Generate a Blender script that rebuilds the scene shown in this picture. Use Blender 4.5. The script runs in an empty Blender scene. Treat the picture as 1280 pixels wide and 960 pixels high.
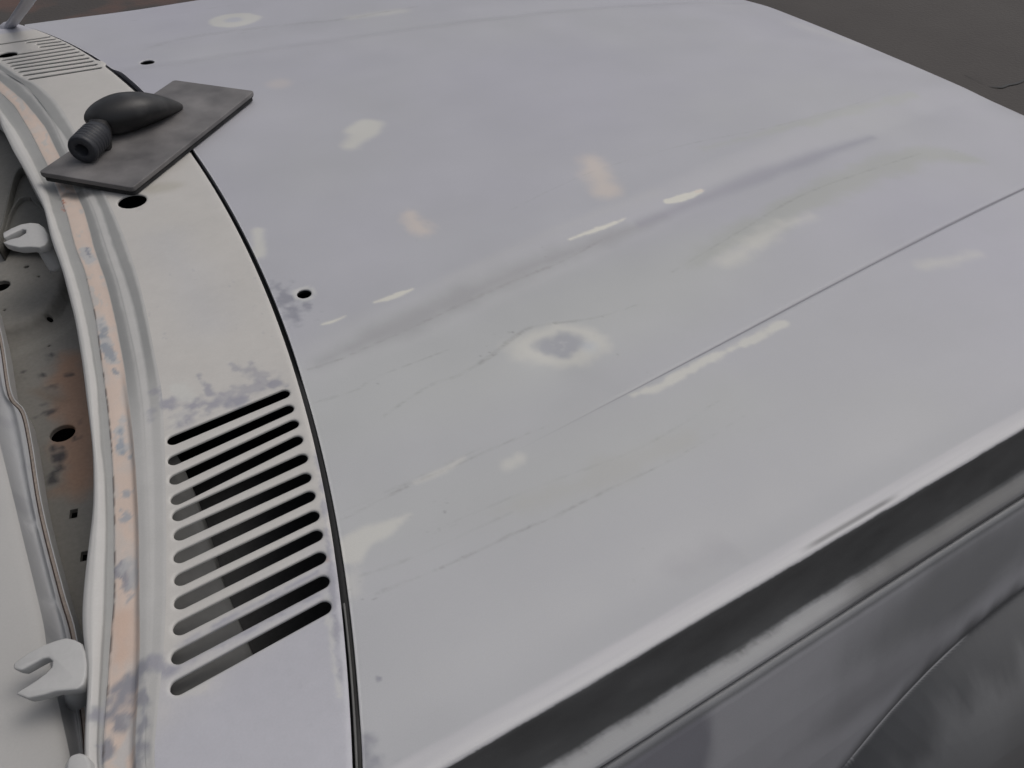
import bpy, bmesh, math, random
import numpy as np
from mathutils import Vector, Matrix
from mathutils.geometry import delaunay_2d_cdt

random.seed(4)
sc = bpy.context.scene
COL = sc.collection

# ------------------------------------------------------------------ camera
AX = np.array([0.85801723, 0.34252412, -0.38273183])     # camera-space direction of the car's forward axis
AY = np.array([-0.51350017, 0.58821673, -0.62475488])    # ... of the car's cross axis
AX /= np.linalg.norm(AX); AY -= AX * (AX @ AY); AY /= np.linalg.norm(AY)
RW = np.stack([AX, AY, np.cross(AX, AY)])                # camera space -> world
CAM = np.array([0.0, -1.0, 1.42])
FOC = 1009.0
cd = bpy.data.cameras.new('camera'); cam = bpy.data.objects.new('camera', cd); COL.objects.link(cam)
cd.sensor_width = 36.0; cd.lens = FOC / 1280 * 36.0; cd.clip_start = 0.02; cd.clip_end = 500
M4 = Matrix.Identity(4)
for i in range(3):
    for j in range(3): M4[i][j] = RW[i, j]
M4.translation = Vector(CAM)
cam.matrix_world = M4
cd.dof.use_dof = False
sc.camera = cam

# ------------------------------------------------------------------ daylight
SUN_EL, SUN_AZ = math.radians(60), math.radians(-2)      # azimuth measured from +x towards +y
w = bpy.data.worlds.new('World'); sc.world = w; w.use_nodes = True
nt = w.node_tree; bg = nt.nodes['Background']
sky = nt.nodes.new('ShaderNodeTexSky'); sky.sky_type = 'NISHITA'; sky.sun_disc = False
sky.sun_elevation = SUN_EL; sky.sun_rotation = math.pi / 2 - SUN_AZ
sky.air_density = 1.0; sky.dust_density = 6.0; sky.ozone_density = 1.0
hs = nt.nodes.new('ShaderNodeHueSaturation'); hs.inputs['Saturation'].default_value = 0.42   # cloud cover
nt.links.new(sky.outputs[0], hs.inputs['Color']); nt.links.new(hs.outputs[0], bg.inputs[0]); bg.inputs[1].default_value = 0.135
sd = bpy.data.lights.new('sun', 'SUN'); sd.energy = 0.5; sd.angle = math.radians(40); sd.color = (1, 0.955, 0.9)
so = bpy.data.objects.new('sun', sd); COL.objects.link(so)
sdir = Vector((math.cos(SUN_EL) * math.cos(SUN_AZ), math.cos(SUN_EL) * math.sin(SUN_AZ), math.sin(SUN_EL)))
so.rotation_euler = (-sdir).to_track_quat('-Z', 'Y').to_euler()
so.location = (0, 0, 6)
sc.view_settings.view_transform = 'Standard'; sc.view_settings.look = 'None'
sc.view_settings.exposure = -0.45; sc.view_settings.gamma = 1.0

# ------------------------------------------------------------------ numeric helpers
def sstep(a, b, x):
    t = np.clip((x - a) / (b - a), 0, 1); return t * t * (3 - 2 * t)
def ray(px, py):
    return RW @ np.array([px - 640.0, 480.0 - py, -FOC])
_tab = np.random.RandomState(7).rand(256, 256)
def vnoise(x, y):
    xi = np.floor(x).astype(int); yi = np.floor(y).astype(int)
    fx = x - xi; fy = y - yi; fx = fx * fx * (3 - 2 * fx); fy = fy * fy * (3 - 2 * fy)
    g = lambda a, b: _tab[a & 255, b & 255]
    return (g(xi, yi) * (1 - fx) + g(xi + 1, yi) * fx) * (1 - fy) + (g(xi, yi + 1) * (1 - fx) + g(xi + 1, yi + 1) * fx) * fy
def fbm(x, y, s, o=4, seed=0):
    r = np.zeros_like(x, dtype=float); a = 0.5; t = 0
    for k in range(o):
        r += a * vnoise(x * s + 17.3 * k + 5.1 * seed, y * s + 9.7 * k + 31.7 * seed); t += a; a *= 0.5; s *= 2.03
    return r / t - 0.5

H = 0.92
STEP = 0.012
def crown(y): return 0.0315 * (np.abs(y + 0.008) / 0.79) ** 2.2
def yb(x): return 0.43 - 0.13 * np.clip(x, 0, 1.3)
def hood_z(x, y):
    x = np.asarray(x, float); y = np.asarray(y, float)
    z = H - crown(y) - 0.05 * np.clip((x - 0.6) / 0.8, 0, 2) ** 2
    b = yb(x); a = np.abs(y)
    k = sstep(0.0, 0.25, x) * sstep(1.42, 1.12, x)
    z -= STEP * (sstep(b - 0.040, b + 0.030, a) * (0.55 + 0.45 * k) * sstep(1.5, 1.12, x) + sstep(1.12, 1.5, x))
    z += 0.0022 * np.exp(-((a - b - 0.085) / 0.04) ** 2) * k
    z -= 0.02 * np.exp(-(np.clip(1.40 - x, 0, 9) / 0.02))
    # shallow groove of the scribed body line on the near half
    yc = crease_y(x)
    z -= 0.0018 * np.exp(-((y - yc) / 0.0022) ** 2) * sstep(0.24, 0.75, x)
    z -= 0.0022 * np.exp(-((y + 0.757) / 0.022) ** 2)
    z -= 0.003 * np.exp(-(((x - 0.347) / 0.03) ** 2 + ((y + 0.515) / 0.03) ** 2))      # the dent
    return z
def at(px, py, zf):
    """world point where the line of sight through a photograph pixel meets the surface z = zf(x, y)"""
    d = ray(px, py); z = zf if not callable(zf) else H
    for _ in range(12):
        p = CAM + d * ((z - CAM[2]) / d[2])
        if not callable(zf): break
        z = float(zf(p[0], p[1]))
    return p
def crease_y(x): return np.interp(x, [0.2, 0.24, 0.5, 0.75, 1.05, 1.4], [-0.598, -0.598, -0.575, -0.556, -0.535, -0.51])
# refine the body line from the traced picture points
_c = [at(p[0], p[1], lambda x, y: H - crown(np.float64(y)) - STEP - 0.05 * max((x - 0.6) / 0.8, 0) ** 2) for p in
      ((640, 565), (680, 545), (737, 517), (780, 495), (860, 451.5), (897, 431.5), (1014, 371), (1131, 306), (1280, 236))]
_pf = np.polyfit([p[0] for p in _c], [p[1] for p in _c], 2); _cx = list(np.linspace(_c[0][0] - 0.06, _c[-1][0], 14)); _cy = [float(np.polyval(_pf, q)) for q in _cx]
_cx.append(1.42); _cy.append(_cy[-1] + (_cy[-1] - _cy[-3]) * 0.6)
def crease_y(x): return np.interp(x, _cx, _cy)
HZ = hood_z
def gap_x(y): return 0.1495 - 0.160 * (y + 0.008) ** 2 - 0.081 * (y + 0.008) ** 4
def gwc(y):
    y = np.asarray(y, float); yt = 0.447
    g = 0.0022 + 0.0055 * sstep(0.12, 0.35, y) + 0.0012 * sstep(-0.5, -0.75, y)
    return g * (1 - 0.85 * np.exp(-((y - yt) / 0.014) ** 4))
def cowl_z(x, y):
    y = np.asarray(y, float); x = np.asarray(x, float)
    return H - crown(y) - 0.0010 * (1 - sstep(0.0, 0.1, gap_x(y) - x)) * 0

def catmull(P, k=5):
    P = [np.array(p, float) for p in P]; out = []
    for i in range(len(P) - 1):
        p0 = P[max(i - 1, 0)]; p1 = P[i]; p2 = P[i + 1]; p3 = P[min(i + 2, len(P) - 1)]
        for t in np.linspace(0, 1, k, endpoint=False):
            q = 0.5 * ((2 * p1) + (-p0 + p2) * t + (2 * p0 - 5 * p1 + 4 * p2 - p3) * t * t + (-p0 + 3 * p1 - 3 * p2 + p3) * t ** 3)
            q[2] = max(q[2], 0.1); out.append(q)
    out.append(P[-1]); return out
def seg_mask(X, Y, pts, soft=2.0, nz=1.5, ns=60, seed=1, zf=None):
    """soft stroke: pts = [(px, py, radius in mm)]"""
    zf = zf or HZ
    if len(pts) > 2: pts = [tuple(q) for q in catmull(pts, 4)]
    W = [(*at(p[0], p[1], zf)[:2], p[2] / 1000) for p in pts]
    best = np.full(X.shape, -9.0)
    xs = [q[0] for q in W]; ys = [q[1] for q in W]; R = max(q[2] for q in W) + soft / 500 + nz / 400
    sel = (X > min(xs) - R) & (X < max(xs) + R) & (Y > min(ys) - R) & (Y < max(ys) + R)
    out = np.zeros(X.shape)
    if not sel.any(): return out
    x = X[sel]; y = Y[sel]; best = np.full(x.shape, -9.0)
    if len(W) == 1: W = W + [(W[0][0] + 1e-5, W[0][1], W[0][2])]
    for a, b in zip(W[:-1], W[1:]):
        dx, dy = b[0] - a[0], b[1] - a[1]; L = dx * dx + dy * dy + 1e-12
        t = np.clip(((x - a[0]) * dx + (y - a[1]) * dy) / L, 0, 1)
        d = np.hypot(x - a[0] - t * dx, y - a[1] - t * dy)
        best = np.maximum(best, a[2] + (b[2] - a[2]) * t - d)
    best += fbm(x, y, ns, 4, seed) * nz / 500
    out[sel] = sstep(-soft / 1000, soft / 1000, best)
    return out
def mix(c, col, m):
    return c * (1 - m[..., None]) + np.array(col) * m[..., None]

# ------------------------------------------------------------------ mesh helpers
def tag(o, label=None, cat=None, group=None, kind=None):
    for k, v in (('label', label), ('category', cat), ('group', group), ('kind', kind)):
        if v: o[k] = v
    return o
def link(name, me, mat, parent=None, smooth=True):
    if smooth: me.polygons.foreach_set('use_smooth', [True] * len(me.polygons))
    o = bpy.data.objects.new(name, me); COL.objects.link(o)
    if mat: me.materials.append(mat)
    if parent: o.parent = parent
    return o
def mesh_np(name, V, F, colors=None):
    """V (n,3), F list of int arrays shaped (m,k)"""
    me = bpy.data.meshes.new(name)
    V = np.asarray(V, np.float32)
    me.vertices.add(len(V)); me.vertices.foreach_set('co', V.ravel())
    loops = np.concatenate([f.ravel() for f in F if len(f)]); sizes = np.concatenate([np.full(len(f), f.shape[1]) for f in F if len(f)])
    me.loops.add(len(loops)); me.loops.foreach_set('vertex_index', loops.astype(np.int32))
    me.polygons.add(len(sizes)); st = np.concatenate([[0], np.cumsum(sizes)[:-1]])
    me.polygons.foreach_set('loop_start', st.astype(np.int32)); me.polygons.foreach_set('loop_total', sizes.astype(np.int32))
    me.update(calc_edges=True); me.validate()
    if colors is not None:
        a = me.color_attributes.new('paint', 'FLOAT_COLOR', 'POINT')
        c = np.ones((len(V), 4), np.float32); c[:, :3] = colors; a.data.foreach_set('color', c.ravel())
    return me
def grid_faces(n, m, keep=None):
    i, j = np.meshgrid(np.arange(n - 1), np.arange(m - 1), indexing='ij')
    a = i * m + j; F = np.stack([a, a + m, a + m + 1, a + 1], -1)
    if keep is not None: return F[keep]
    return F.reshape(-1, 4)
def bm_obj(name, bm, mat, parent=None, smooth=True, bevel=0, seg=2):
    bmesh.ops.recalc_face_normals(bm, faces=bm.faces)
    me = bpy.data.meshes.new(name); bm.to_mesh(me); bm.free()
    o = link(name, me, mat, parent, smooth)
    if bevel:
        b = o.modifiers.new('bevel', 'BEVEL'); b.width = bevel; b.segments = seg; b.limit_method = 'ANGLE'; b.angle_limit = 0.5
        b.harden_normals = False
    return o

# ------------------------------------------------------------------ materials
def nmat(name, rough=0.5, color=None, attr=False, grain=0.06, gscale=700, bump=0.03, bscale=900, spec=0.4, coat=0.0, scratch=0.0, rvar=0.08):
    m = bpy.data.materials.new(name); m.use_nodes = True; t = m.node_tree; N = t.nodes; L = t.links
    p = N['Principled BSDF']; tc = N.new('ShaderNodeTexCoord')
    if attr:
        s = N.new('ShaderNodeVertexColor'); s.layer_name = 'paint'; src = s.outputs[0]
    else:
        s = N.new('ShaderNodeRGB'); s.outputs[0].default_value = (*color, 1); src = s.outputs[0]
    nz = N.new('ShaderNodeTexNoise'); nz.inputs['Scale'].default_value = gscale; nz.inputs['Detail'].default_value = 3
    L.new(tc.outputs['Object'], nz.inputs['Vector'])
    n2 = N.new('ShaderNodeTexNoise'); n2.inputs['Scale'].default_value = 9; n2.inputs['Detail'].default_value = 5
    L.new(tc.outputs['Object'], n2.inputs['Vector'])
    mr = N.new('ShaderNodeMapRange'); mr.inputs[1].default_value = 0.25; mr.inputs[2].default_value = 0.75
    mr.inputs[3].default_value = 1 - grain; mr.inputs[4].default_value = 1 + grain
    L.new(nz.outputs[0], mr.inputs[0])
    m2 = N.new('ShaderNodeMapRange'); m2.inputs[1].default_value = 0.25; m2.inputs[2].default_value = 0.75
    m2.inputs[3].default_value = 0.965; m2.inputs[4].default_value = 1.035
    L.new(n2.outputs[0], m2.inputs[0])
    mu = N.new('ShaderNodeMath'); mu.operation = 'MULTIPLY'; L.new(mr.outputs[0], mu.inputs[0]); L.new(m2.outputs[0], mu.inputs[1])
    vm = N.new('ShaderNodeVectorMath'); vm.operation = 'SCALE'; L.new(src, vm.inputs[0]); L.new(mu.outputs[0], vm.inputs['Scale'])
    L.new(vm.outputs[0], p.inputs['Base Color'])
    rr = N.new('ShaderNodeMapRange'); rr.inputs[1].default_value = 0.3; rr.inputs[2].default_value = 0.7
    rr.inputs[3].default_value = rough - rvar; rr.inputs[4].default_value = rough + rvar
    L.new(n2.outputs[0], rr.inputs[0]); L.new(rr.outputs[0], p.inputs['Roughness'])
    p.inputs['Specular IOR Level'].default_value = spec
    p.inputs['Coat Weight'].default_value = coat; p.inputs['Coat Roughness'].default_value = 0.35
    nb = N.new('ShaderNodeTexNoise'); nb.inputs['Scale'].default_value = bscale; nb.inputs['Detail'].default_value = 2
    L.new(tc.outputs['Object'], nb.inputs['Vector'])
    h = nb.outputs[0]
    if scratch:
        mp = N.new('ShaderNodeMapping'); mp.inputs['Scale'].default_value = (25, 1400, 25); mp.inputs['Rotation'].default_value = (0, 0, 0.12)
        ns = N.new('ShaderNodeTexNoise'); ns.inputs['Scale'].default_value = 1.0; ns.inputs['Detail'].default_value = 3
        L.new(tc.outputs['Object'], mp.inputs[0]); L.new(mp.outputs[0], ns.inputs['Vector'])
        ad = N.new('ShaderNodeMath'); ad.operation = 'MULTIPLY_ADD'; ad.inputs[1].default_value = scratch
        L.new(ns.outputs[0], ad.inputs[0]); L.new(nb.outputs[0], ad.inputs[2]); h = ad.outputs[0]
    bp = N.new('ShaderNodeBump'); bp.inputs['Strength'].default_value = bump; bp.inputs['Distance'].default_value = 0.002
    L.new(h, bp.inputs['Height']); L.new(bp.outputs[0], p.inputs['Normal'])
    return m
PRIMER = nmat('sanded_primer', 0.48, attr=True, grain=0.02, gscale=900, bump=0.07, bscale=1200, scratch=1.0)
PAINT = nmat('cowl_primer', 0.52, attr=True, grain=0.025, gscale=600, bump=0.05, bscale=1200)
GUIDE = nmat('side_primer', 0.5, attr=True, grain=0.10, gscale=1500, bump=0.05, bscale=1500)
CREAM = nmat('cream_undercoat', 0.55, (0.38, 0.37, 0.35), grain=0.04, gscale=200)
LIGHT = nmat('light_grey_primer', 0.5, (0.42, 0.42, 0.415), grain=0.03, gscale=300)
INNER = nmat('inner_primer', 0.7, attr=True, grain=0.08, gscale=250)
DUCT = nmat('duct_metal', 0.7, (0.12, 0.12, 0.117), grain=0.15, gscale=60)
BLACK = nmat('black_rubber_and_void', 0.6, (0.012, 0.012, 0.013), grain=0.3, gscale=300)
SEAM = nmat('seam_beige', 0.7, (0.26, 0.22, 0.19), grain=0.2, gscale=300)
RUST = nmat('seam_brown', 0.9, (0.05, 0.035, 0.03), grain=0.5, gscale=300)

LAV = np.array([0.395, 0.393, 0.44]); NEU = np.array([0.40, 0.405, 0.42]); CRM = (0.545, 0.54, 0.50); PCH = (0.57, 0.51, 0.46)
BLU = (0.22, 0.225, 0.26); DRK = (0.20, 0.20, 0.205); ORG = (0.58, 0.43, 0.34); COW = np.array([0.485, 0.470, 0.446])

# ------------------------------------------------------------------ the car
car = bpy.data.objects.new('car', None); COL.objects.link(car)
tag(car, 'old car body in grey lavender primer with filler patches, open windscreen frame and slotted cowl', 'car')

# ---- hood: one swept sheet with rolled sides, dark recessed belt and lower ledge
def nose_x(y):
    a = np.abs(y)
    return 1.432 - np.where(y < 0, 0.125 * a, 0.27 * a) - 0.10 * a * a
top_y = np.concatenate([np.arange(0.771, -0.15, -0.0045), np.arange(-0.15, -0.7785, -0.0017), -0.57 + np.array([-.0022, -.0014, -.0007, 0, .0007, .0014, .0022]), [-0.779]])
top_y = np.sort(top_y)[::-1]; top_y = top_y[np.concatenate([[True], -np.diff(top_y) > 0.0004])]
side = [(-.004, .0002), (-.0085, -.0001), (-.0125, -.0010), (-.0155, -.0024), (-.0173, -.0044), (-.0181, -.0068), (-.0186, -.010), (-.0192, -.016), (-.0200, -.022), (-.0215, -.032), (-.0235, -.042),
        (-.0255, -.051), (-.0275, -.059), (-.0293, -.0645), (-.0318, -.0668), (-.0355, -.0682), (-.0400, -.0697), (-.0440, -.0713), (-.0460, -.0728), (-.0468, -.0755), (-.0460, -.0800), (-.040, -.0850)]
sidef = []
for a, b in zip([(0, 0)] + side[:-1], side): sidef += [(a[0] + (b[0] - a[0]) * t, a[1] + (b[1] - a[1]) * t) for t in (1/3, 2/3, 1)]
near_y = np.array([-0.779 + s[0] for s in sidef]); near_dz = np.array([s[1] for s in sidef])
far_y = np.array([0.771 - s[0] for s in sidef])[::-1]; far_dz = near_dz[::-1]
secY = np.concatenate([far_y, top_y, near_y]); secD = np.concatenate([far_dz, np.zeros(len(top_y)), near_dz])
topY = np.clip(secY, -0.779, 0.771)
wv = [0]; x = 0.0
while x < 1.25:
    x += 0.0021 if x < 0.55 else 0.0036; wv.append(x)
wv = np.array(wv); wv /= wv[-1]
GW = 0.0045
Wg, Yg = np.meshgrid(wv, secY, indexing='ij')
Dg = np.broadcast_to(secD, Wg.shape); TY = np.broadcast_to(topY, Wg.shape)
X0 = gap_x(TY) + GW * 0.5 + 0.0006
Xg = X0 * (1 - Wg) + nose_x(TY) * Wg
_sh = (crease_y(Xg) + 0.57) * np.exp(-((TY + 0.57) / 0.10) ** 2) * (Dg == 0)     # one row of vertices follows the scribed line
TY = TY + _sh; Yg = Yg + _sh
Xg = (gap_x(TY) + GW * 0.5 + 0.0006) * (1 - Wg) + nose_x(TY) * Wg
Zg = HZ(Xg, TY) + Dg
# filler edges raise the surface a touch: contour relief
def paint_hood(X, Y):
    n1 = fbm(X, Y, 3.0, 4, 1); n2 = fbm(X, Y, 14, 4, 2); n3 = fbm(X * 0.35, Y, 26, 4, 9)
    c = mix(np.broadcast_to(LAV, X.shape + (3,)).copy(), NEU, np.clip(0.30 + 1.4 * n1 + 0.5 * sstep(-0.2, -0.55, Y) * sstep(0.9, 0.4, X), 0, 1))
    c = mix(c, (0.42, 0.43, 0.425), 0.75 * seg_mask(X, Y, [(400, 520, 60), (600, 440, 80), (760, 380, 70), (880, 320, 55)], 60, 12, 12, 3))
    c = mix(c, (0.405, 0.415, 0.41), 0.6 * seg_mask(X, Y, [(480, 640, 40), (700, 590, 45), (900, 500, 40)], 40, 12, 12, 33))
    c = mix(c, (0.40, 0.405, 0.43), 0.5 * seg_mask(X, Y, [(520, 330, 30), (700, 270, 35), (900, 190, 35)], 40, 12, 12, 34))
    z = 0
    def S(col, k, pts, soft=3, nz=2, ns=60, seed=1):
        nonlocal c
        c = mix(c, col, k * seg_mask(X, Y, pts, soft, nz, ns, seed))
    # broad smears of grey filler, with trough shade and highlight painted among them
    S((0.36, 0.37, 0.35), 0.75, [(870, 330, 6), (960, 275, 18), (1060, 225, 24), (1150, 195, 26), (1215, 200, 12)], 14, 16, 26, 4)
    S((0.385, 0.395, 0.38), 0.7, [(880, 185, 4), (960, 165, 7), (1050, 142, 9), (1140, 118, 8)], 8, 10, 30, 5)
    S((0.385, 0.385, 0.37), 0.55, [(620, 640, 6), (740, 600, 12), (860, 550, 8)], 10, 12, 30, 6)
    S((0.27, 0.273, 0.285), 0.68, [(400, 452, 5), (470, 420, 10), (560, 380, 13), (640, 342, 12), (740, 305, 8), (830, 270, 3)], 13, 8, 30, 16)  # grey dust plus painted shade along the near trough
    S((0.28, 0.28, 0.325), 0.75, [(800, 280, 3), (850, 260, 7), (930, 228, 11), (1020, 195, 10), (1090, 172, 5)], 10, 4, 20, 15)  # painted shade on the trough further forward
    S((0.35, 0.35, 0.37), 0.6, [(840, 715, 5), (900, 690, 10)], 12, 12, 60, 14)
    S((0.44, 0.44, 0.44), 0.3, [(560, 350, 4), (700, 285, 5), (820, 240, 5)], 10, 4, 40, 17)  # painted highlight strip above the trough
    # cream rub-through patches
    S(CRM, 0.85, [(450, 162, 17), (462, 157, 17), (440, 182, 14)], 8, 10, 30, 7)
    S(CRM, 0.75, [(322, 288, 6), (324, 318, 7)], 5, 4, 60, 8)
    S(CRM, 0.22, [(1000, 32, 20), (1060, 52, 16)], 30, 10, 20, 9)
    S(CRM, 0.45, [(440, 22, 12), (500, 14, 14)], 14, 8, 20, 9)
    S(PCH, 0.35, [(350, 105, 14)], 12, 10, 20, 9)
    S(PCH, 0.75, [(738, 202, 14), (747, 216, 18), (757, 238, 15)], 15, 9, 40, 10)
    S(PCH, 0.75, [(512, 268, 6), (520, 280, 12), (532, 290, 9)], 11, 9, 60, 11)
    S(CRM, 0.7, [(908, 327, 7), (925, 318, 8), (975, 285, 7), (1015, 270, 3)], 15, 12, 40, 12)
    S(CRM, 0.55, [(1155, 332, 9), (1225, 318, 6)], 10, 8, 40, 13)
    S(CRM, 0.85, [(792, 493, 3), (830, 480, 5), (880, 452, 5), (940, 425, 5), (978, 404, 6)], 3, 5, 70, 14)
    S(CRM, 0.6, [(636, 580, 6), (648, 574, 5)], 5, 5, 70, 15)
    S(CRM, 0.55, [(520, 603, 2), (555, 588, 4), (580, 572, 1)], 3, 3, 70, 15)
    S(CRM, 0.7, [(436, 690, 12), (455, 672, 9), (480, 660, 6), (512, 643, 1)], 4, 5, 70, 16)
    S(CRM, 0.4, [(432, 720, 8), (440, 740, 4)], 9, 8, 70, 16)
    for pts in ([(712, 299, 1.0), (740, 289, 2.6), (768, 279, 2.2), (783, 272, .6)], [(833, 252, 3.5), (855, 247, 5.5), (877, 238, 2.5)],
                [(468, 378, 1.5), (490, 371, 3.8), (515, 362, 1.0)], [(402, 406, 1.0), (418, 401, 2.2), (432, 395, .8)], [(500, 366, 1), (516, 361, 1)]):
        S((0.60, 0.59, 0.53), 0.95, pts, 1.4, 1.5, 120, 17)
    S((0.60, 0.50, 0.43), 0.5, [(870, 240, 2.0), (878, 238, 2)], 1.5, 1, 90, 17)
    # the dent rings
    P = at(697, 433, HZ); A_ = at(762, 432, HZ)[:2] - at(634, 434, HZ)[:2]; B_ = at(697, 461, HZ)[:2] - at(697, 403, HZ)[:2]; IM = np.linalg.inv(np.column_stack([A_, B_]))
    e_ = IM @ np.stack([(X - P[0]).ravel(), (Y - P[1]).ravel()]); a = (np.hypot(e_[0], e_[1]) * 86).reshape(X.shape) + 26 * fbm(X, Y, 34, 4, 18)
    c = mix(c, CRM, 0.75 * sstep(51, 30, a))
    c = mix(c, (0.31, 0.32, 0.355), 0.85 * sstep(31, 16, a + 9 * fbm(X, Y, 90, 3, 3)))
    c = mix(c, (0.5, 0.5, 0.5), 0.6 * sstep(0.1, 0.25, fbm(X, Y, 260, 2, 31)) * sstep(14, 4, a))
    c = mix(c, (0.40, 0.45, 0.52), 0.4 * seg_mask(X, Y, [(736, 433, 6)], 8, 4))
    P = at(293, 25, HZ); a = np.hypot(X - P[0], (Y - P[1]) * 1.0) * 1000 * 1.1 + 14 * fbm(X, Y, 30, 3, 28)
    c = mix(c, CRM, 0.75 * sstep(56, 42, a)); c = mix(c, (0.40, 0.41, 0.47), 0.7 * sstep(24, 8, a))
    # nozzle holes: cream ring, bare dark smudge
    S(BLU, 0.75, [(350, 362, 8), (365, 378, 9), (372, 400, 3)], 9, 22, 110, 19)
    for q, r in (((380, 367), 11.0), ((184, 78), 14.0)):
        P = at(*q, HZ); a = np.hypot(X - P[0], Y - P[1]) * 1000 + 2.5 * fbm(X, Y, 160, 2, 3)
        c = mix(c, (0.50, 0.50, 0.49), (0.85 if r < 12 else 0.4) * sstep(r + 2, r - 1, a))
    S(BLU, 0.8, [(458, 955, 10), (452, 925, 3)], 8, 14, 90, 20)
    S(BLU, 0.9, [(473, 850, 1.4)], 1.4, 2.5, 300, 20)
    # thin broken feather-edge contours
    br = np.clip(0.62 + 1.5 * fbm(X, Y, 60, 3, 21), 0, 1) * np.clip(0.8 + 1.8 * fbm(X, Y, 300, 2, 8), 0, 1)
    fine = np.zeros(X.shape)
    for k, pts in ((.9, [(385, 462, .4), (430, 447, .7), (520, 407, .7), (580, 379, 1.0), (640, 352, 1.4), (700, 328, 1.2), (752, 300, .5)]),
                   (.8, [(390, 505, .5), (420, 495, .9), (448, 486, .5), (470, 472, .3), (560, 437, .4)]),
                   (.7, [(480, 520, .4), (535, 483, 1.0), (575, 468, 1.6), (612, 446, 2.2), (640, 424, 2.6), (668, 408, 2.2), (740, 398, .8), (800, 380, .3)]),
                   (.8, [(424, 652, .5), (500, 612, .8), (560, 586, .9), (622, 558, .5), (690, 530, .3)]),
                   (.6, [(428, 640, .4), (520, 598, .5), (600, 560, .5)]),
                   (.8, [(470, 742, .8), (560, 706, .7), (640, 668, .8), (695, 645, 1.0), (760, 612, .8), (842, 574, .5), (930, 520, .3)]),
                   (.5, [(560, 655, .4), (680, 605, .7), (800, 560, .6), (900, 500, .3)]),
                   (.45, [(450, 720, 1), (520, 695, .8), (640, 640, .5)]),
                   (.45, [(640, 262, .3), (700, 232, .4), (760, 208, .5), (860, 180, 1.0), (960, 160, 1.1), (1060, 133, .9), (1130, 105, .4)]),
                   (.6, [(840, 340, .5), (920, 292, 1.0), (1000, 245, 1.5), (1080, 215, 1.5), (1150, 192, 1.2)]),
                   (.5, [(200, 58, .8), (310, 40, .9), (400, 28, .9), (480, 15, .8)]),
                   (.4, [(180, 62, 5), (230, 48, 9), (330, 34, 8), (420, 25, 7), (520, 8, 5)]),
                   (.5, [(165, 26, .8), (250, 12, .8), (330, 2, .8)]),
                   (.5, [(1000, 700, .5), (1060, 655, .5)])):
        fine = np.maximum(fine, k * seg_mask(X, Y, pts, 1.3, 1.6, 90, 22))
    c = mix(c, (0.20, 0.20, 0.195), np.clip(fine * br * 0.6, 0, 1))
    # pin-holes
    pin = sstep(0.36, 0.42, fbm(X, Y, 420, 1, 5)) * (seg_mask(X, Y, [(535, 650, 10), (560, 640, 10)], 12, 5) + seg_mask(X, Y, [(640, 418, 9), (600, 445, 6)], 6, 5) + seg_mask(X, Y, [(455, 745, 12)], 10, 5))
    c = mix(c, DRK, np.clip(pin * 0.5, 0, 1))
    rs = np.random.RandomState(12)
    for _ in range(34):      # dust nibs and pits
        q = (rs.uniform(430, 1200), rs.uniform(40, 880))
        if q[1] > 960 - 0.578 * (q[0] - 420): continue
        S((0.24, 0.24, 0.24), 0.55, [(q[0], q[1], rs.uniform(0.2, 0.9))], 0.9, 1.0, 300, 5)
    # scribed body line
    d = np.abs(Y - crease_y(X)) * 1000; ww = np.interp(X, [0.24, 0.6, 1.4], [0.3, 0.9, 1.9])
    c = mix(c, (0.13, 0.13, 0.15), 0.8 * sstep(ww + 0.7, ww - 0.5, d) * sstep(0.22, 0.5, X))
    c *= (1 + 0.05 * n2 + 0.035 * n3)[..., None]
    return c, fine * br
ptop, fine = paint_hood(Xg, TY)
Zg = Zg + np.where(Dg == 0, (fine * 0.00035 * np.sign(fbm(Xg, TY, 300, 2, 2)) + 0.00035 * fbm(Xg, TY, 9, 3, 3)), 0)
# belt and ledge colours
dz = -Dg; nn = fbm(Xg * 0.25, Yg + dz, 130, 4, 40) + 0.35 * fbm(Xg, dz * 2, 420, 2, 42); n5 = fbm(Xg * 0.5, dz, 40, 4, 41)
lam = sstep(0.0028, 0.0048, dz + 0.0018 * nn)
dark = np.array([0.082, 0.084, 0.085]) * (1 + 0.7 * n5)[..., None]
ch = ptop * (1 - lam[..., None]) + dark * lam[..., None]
ledge_pale = sstep(0.0630, 0.0685, dz + 0.005 * nn) * (0.18 + 0.68 * sstep(0.52, 0.40, Xg + 0.12 * n5)) * (Yg < 0)  # ledge coloured paler than the belt, partly for light on its upward face
ch = mix(ch, (0.36, 0.365, 0.375), np.clip(ledge_pale, 0, 1))
lipm = sstep(-0.778, -0.782, Yg) * (1 - lam); ch = mix(ch, (0.465, 0.463, 0.48), 0.9 * lipm)  # rolled lip coloured lighter to carry its soft highlight
ch = mix(ch, (0.50, 0.495, 0.51), np.clip(lipm * sstep(-0.25, 0.25, fbm(Xg * 0.05, Yg, 300, 3, 44)) * 0.7, 0, 1))
ch = mix(ch, (0.60, 0.595, 0.60), 0.7 * sstep(0.0004, 0.0014, dz) * sstep(0.0036, 0.0026, dz) * (Yg < 0))  # painted highlight line on the lower edge of the lip
ch = mix(ch, (0.16, 0.16, 0.165), 0.8 * sstep(-0.788, -0.790, Yg) * sstep(-0.7935, -0.7915, Yg) * sstep(0.40, 0.43, Xg) * sstep(0.53, 0.50, Xg) * (dz < .01))
lg = sstep(0.0765, 0.074, dz) * sstep(0.0700, 0.0712, dz + 0.0008 * nn) * (Yg < 0); ch = mix(ch, (0.12, 0.12, 0.125), 0.6 * lg * sstep(0.3, 0.5, Xg))
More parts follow.
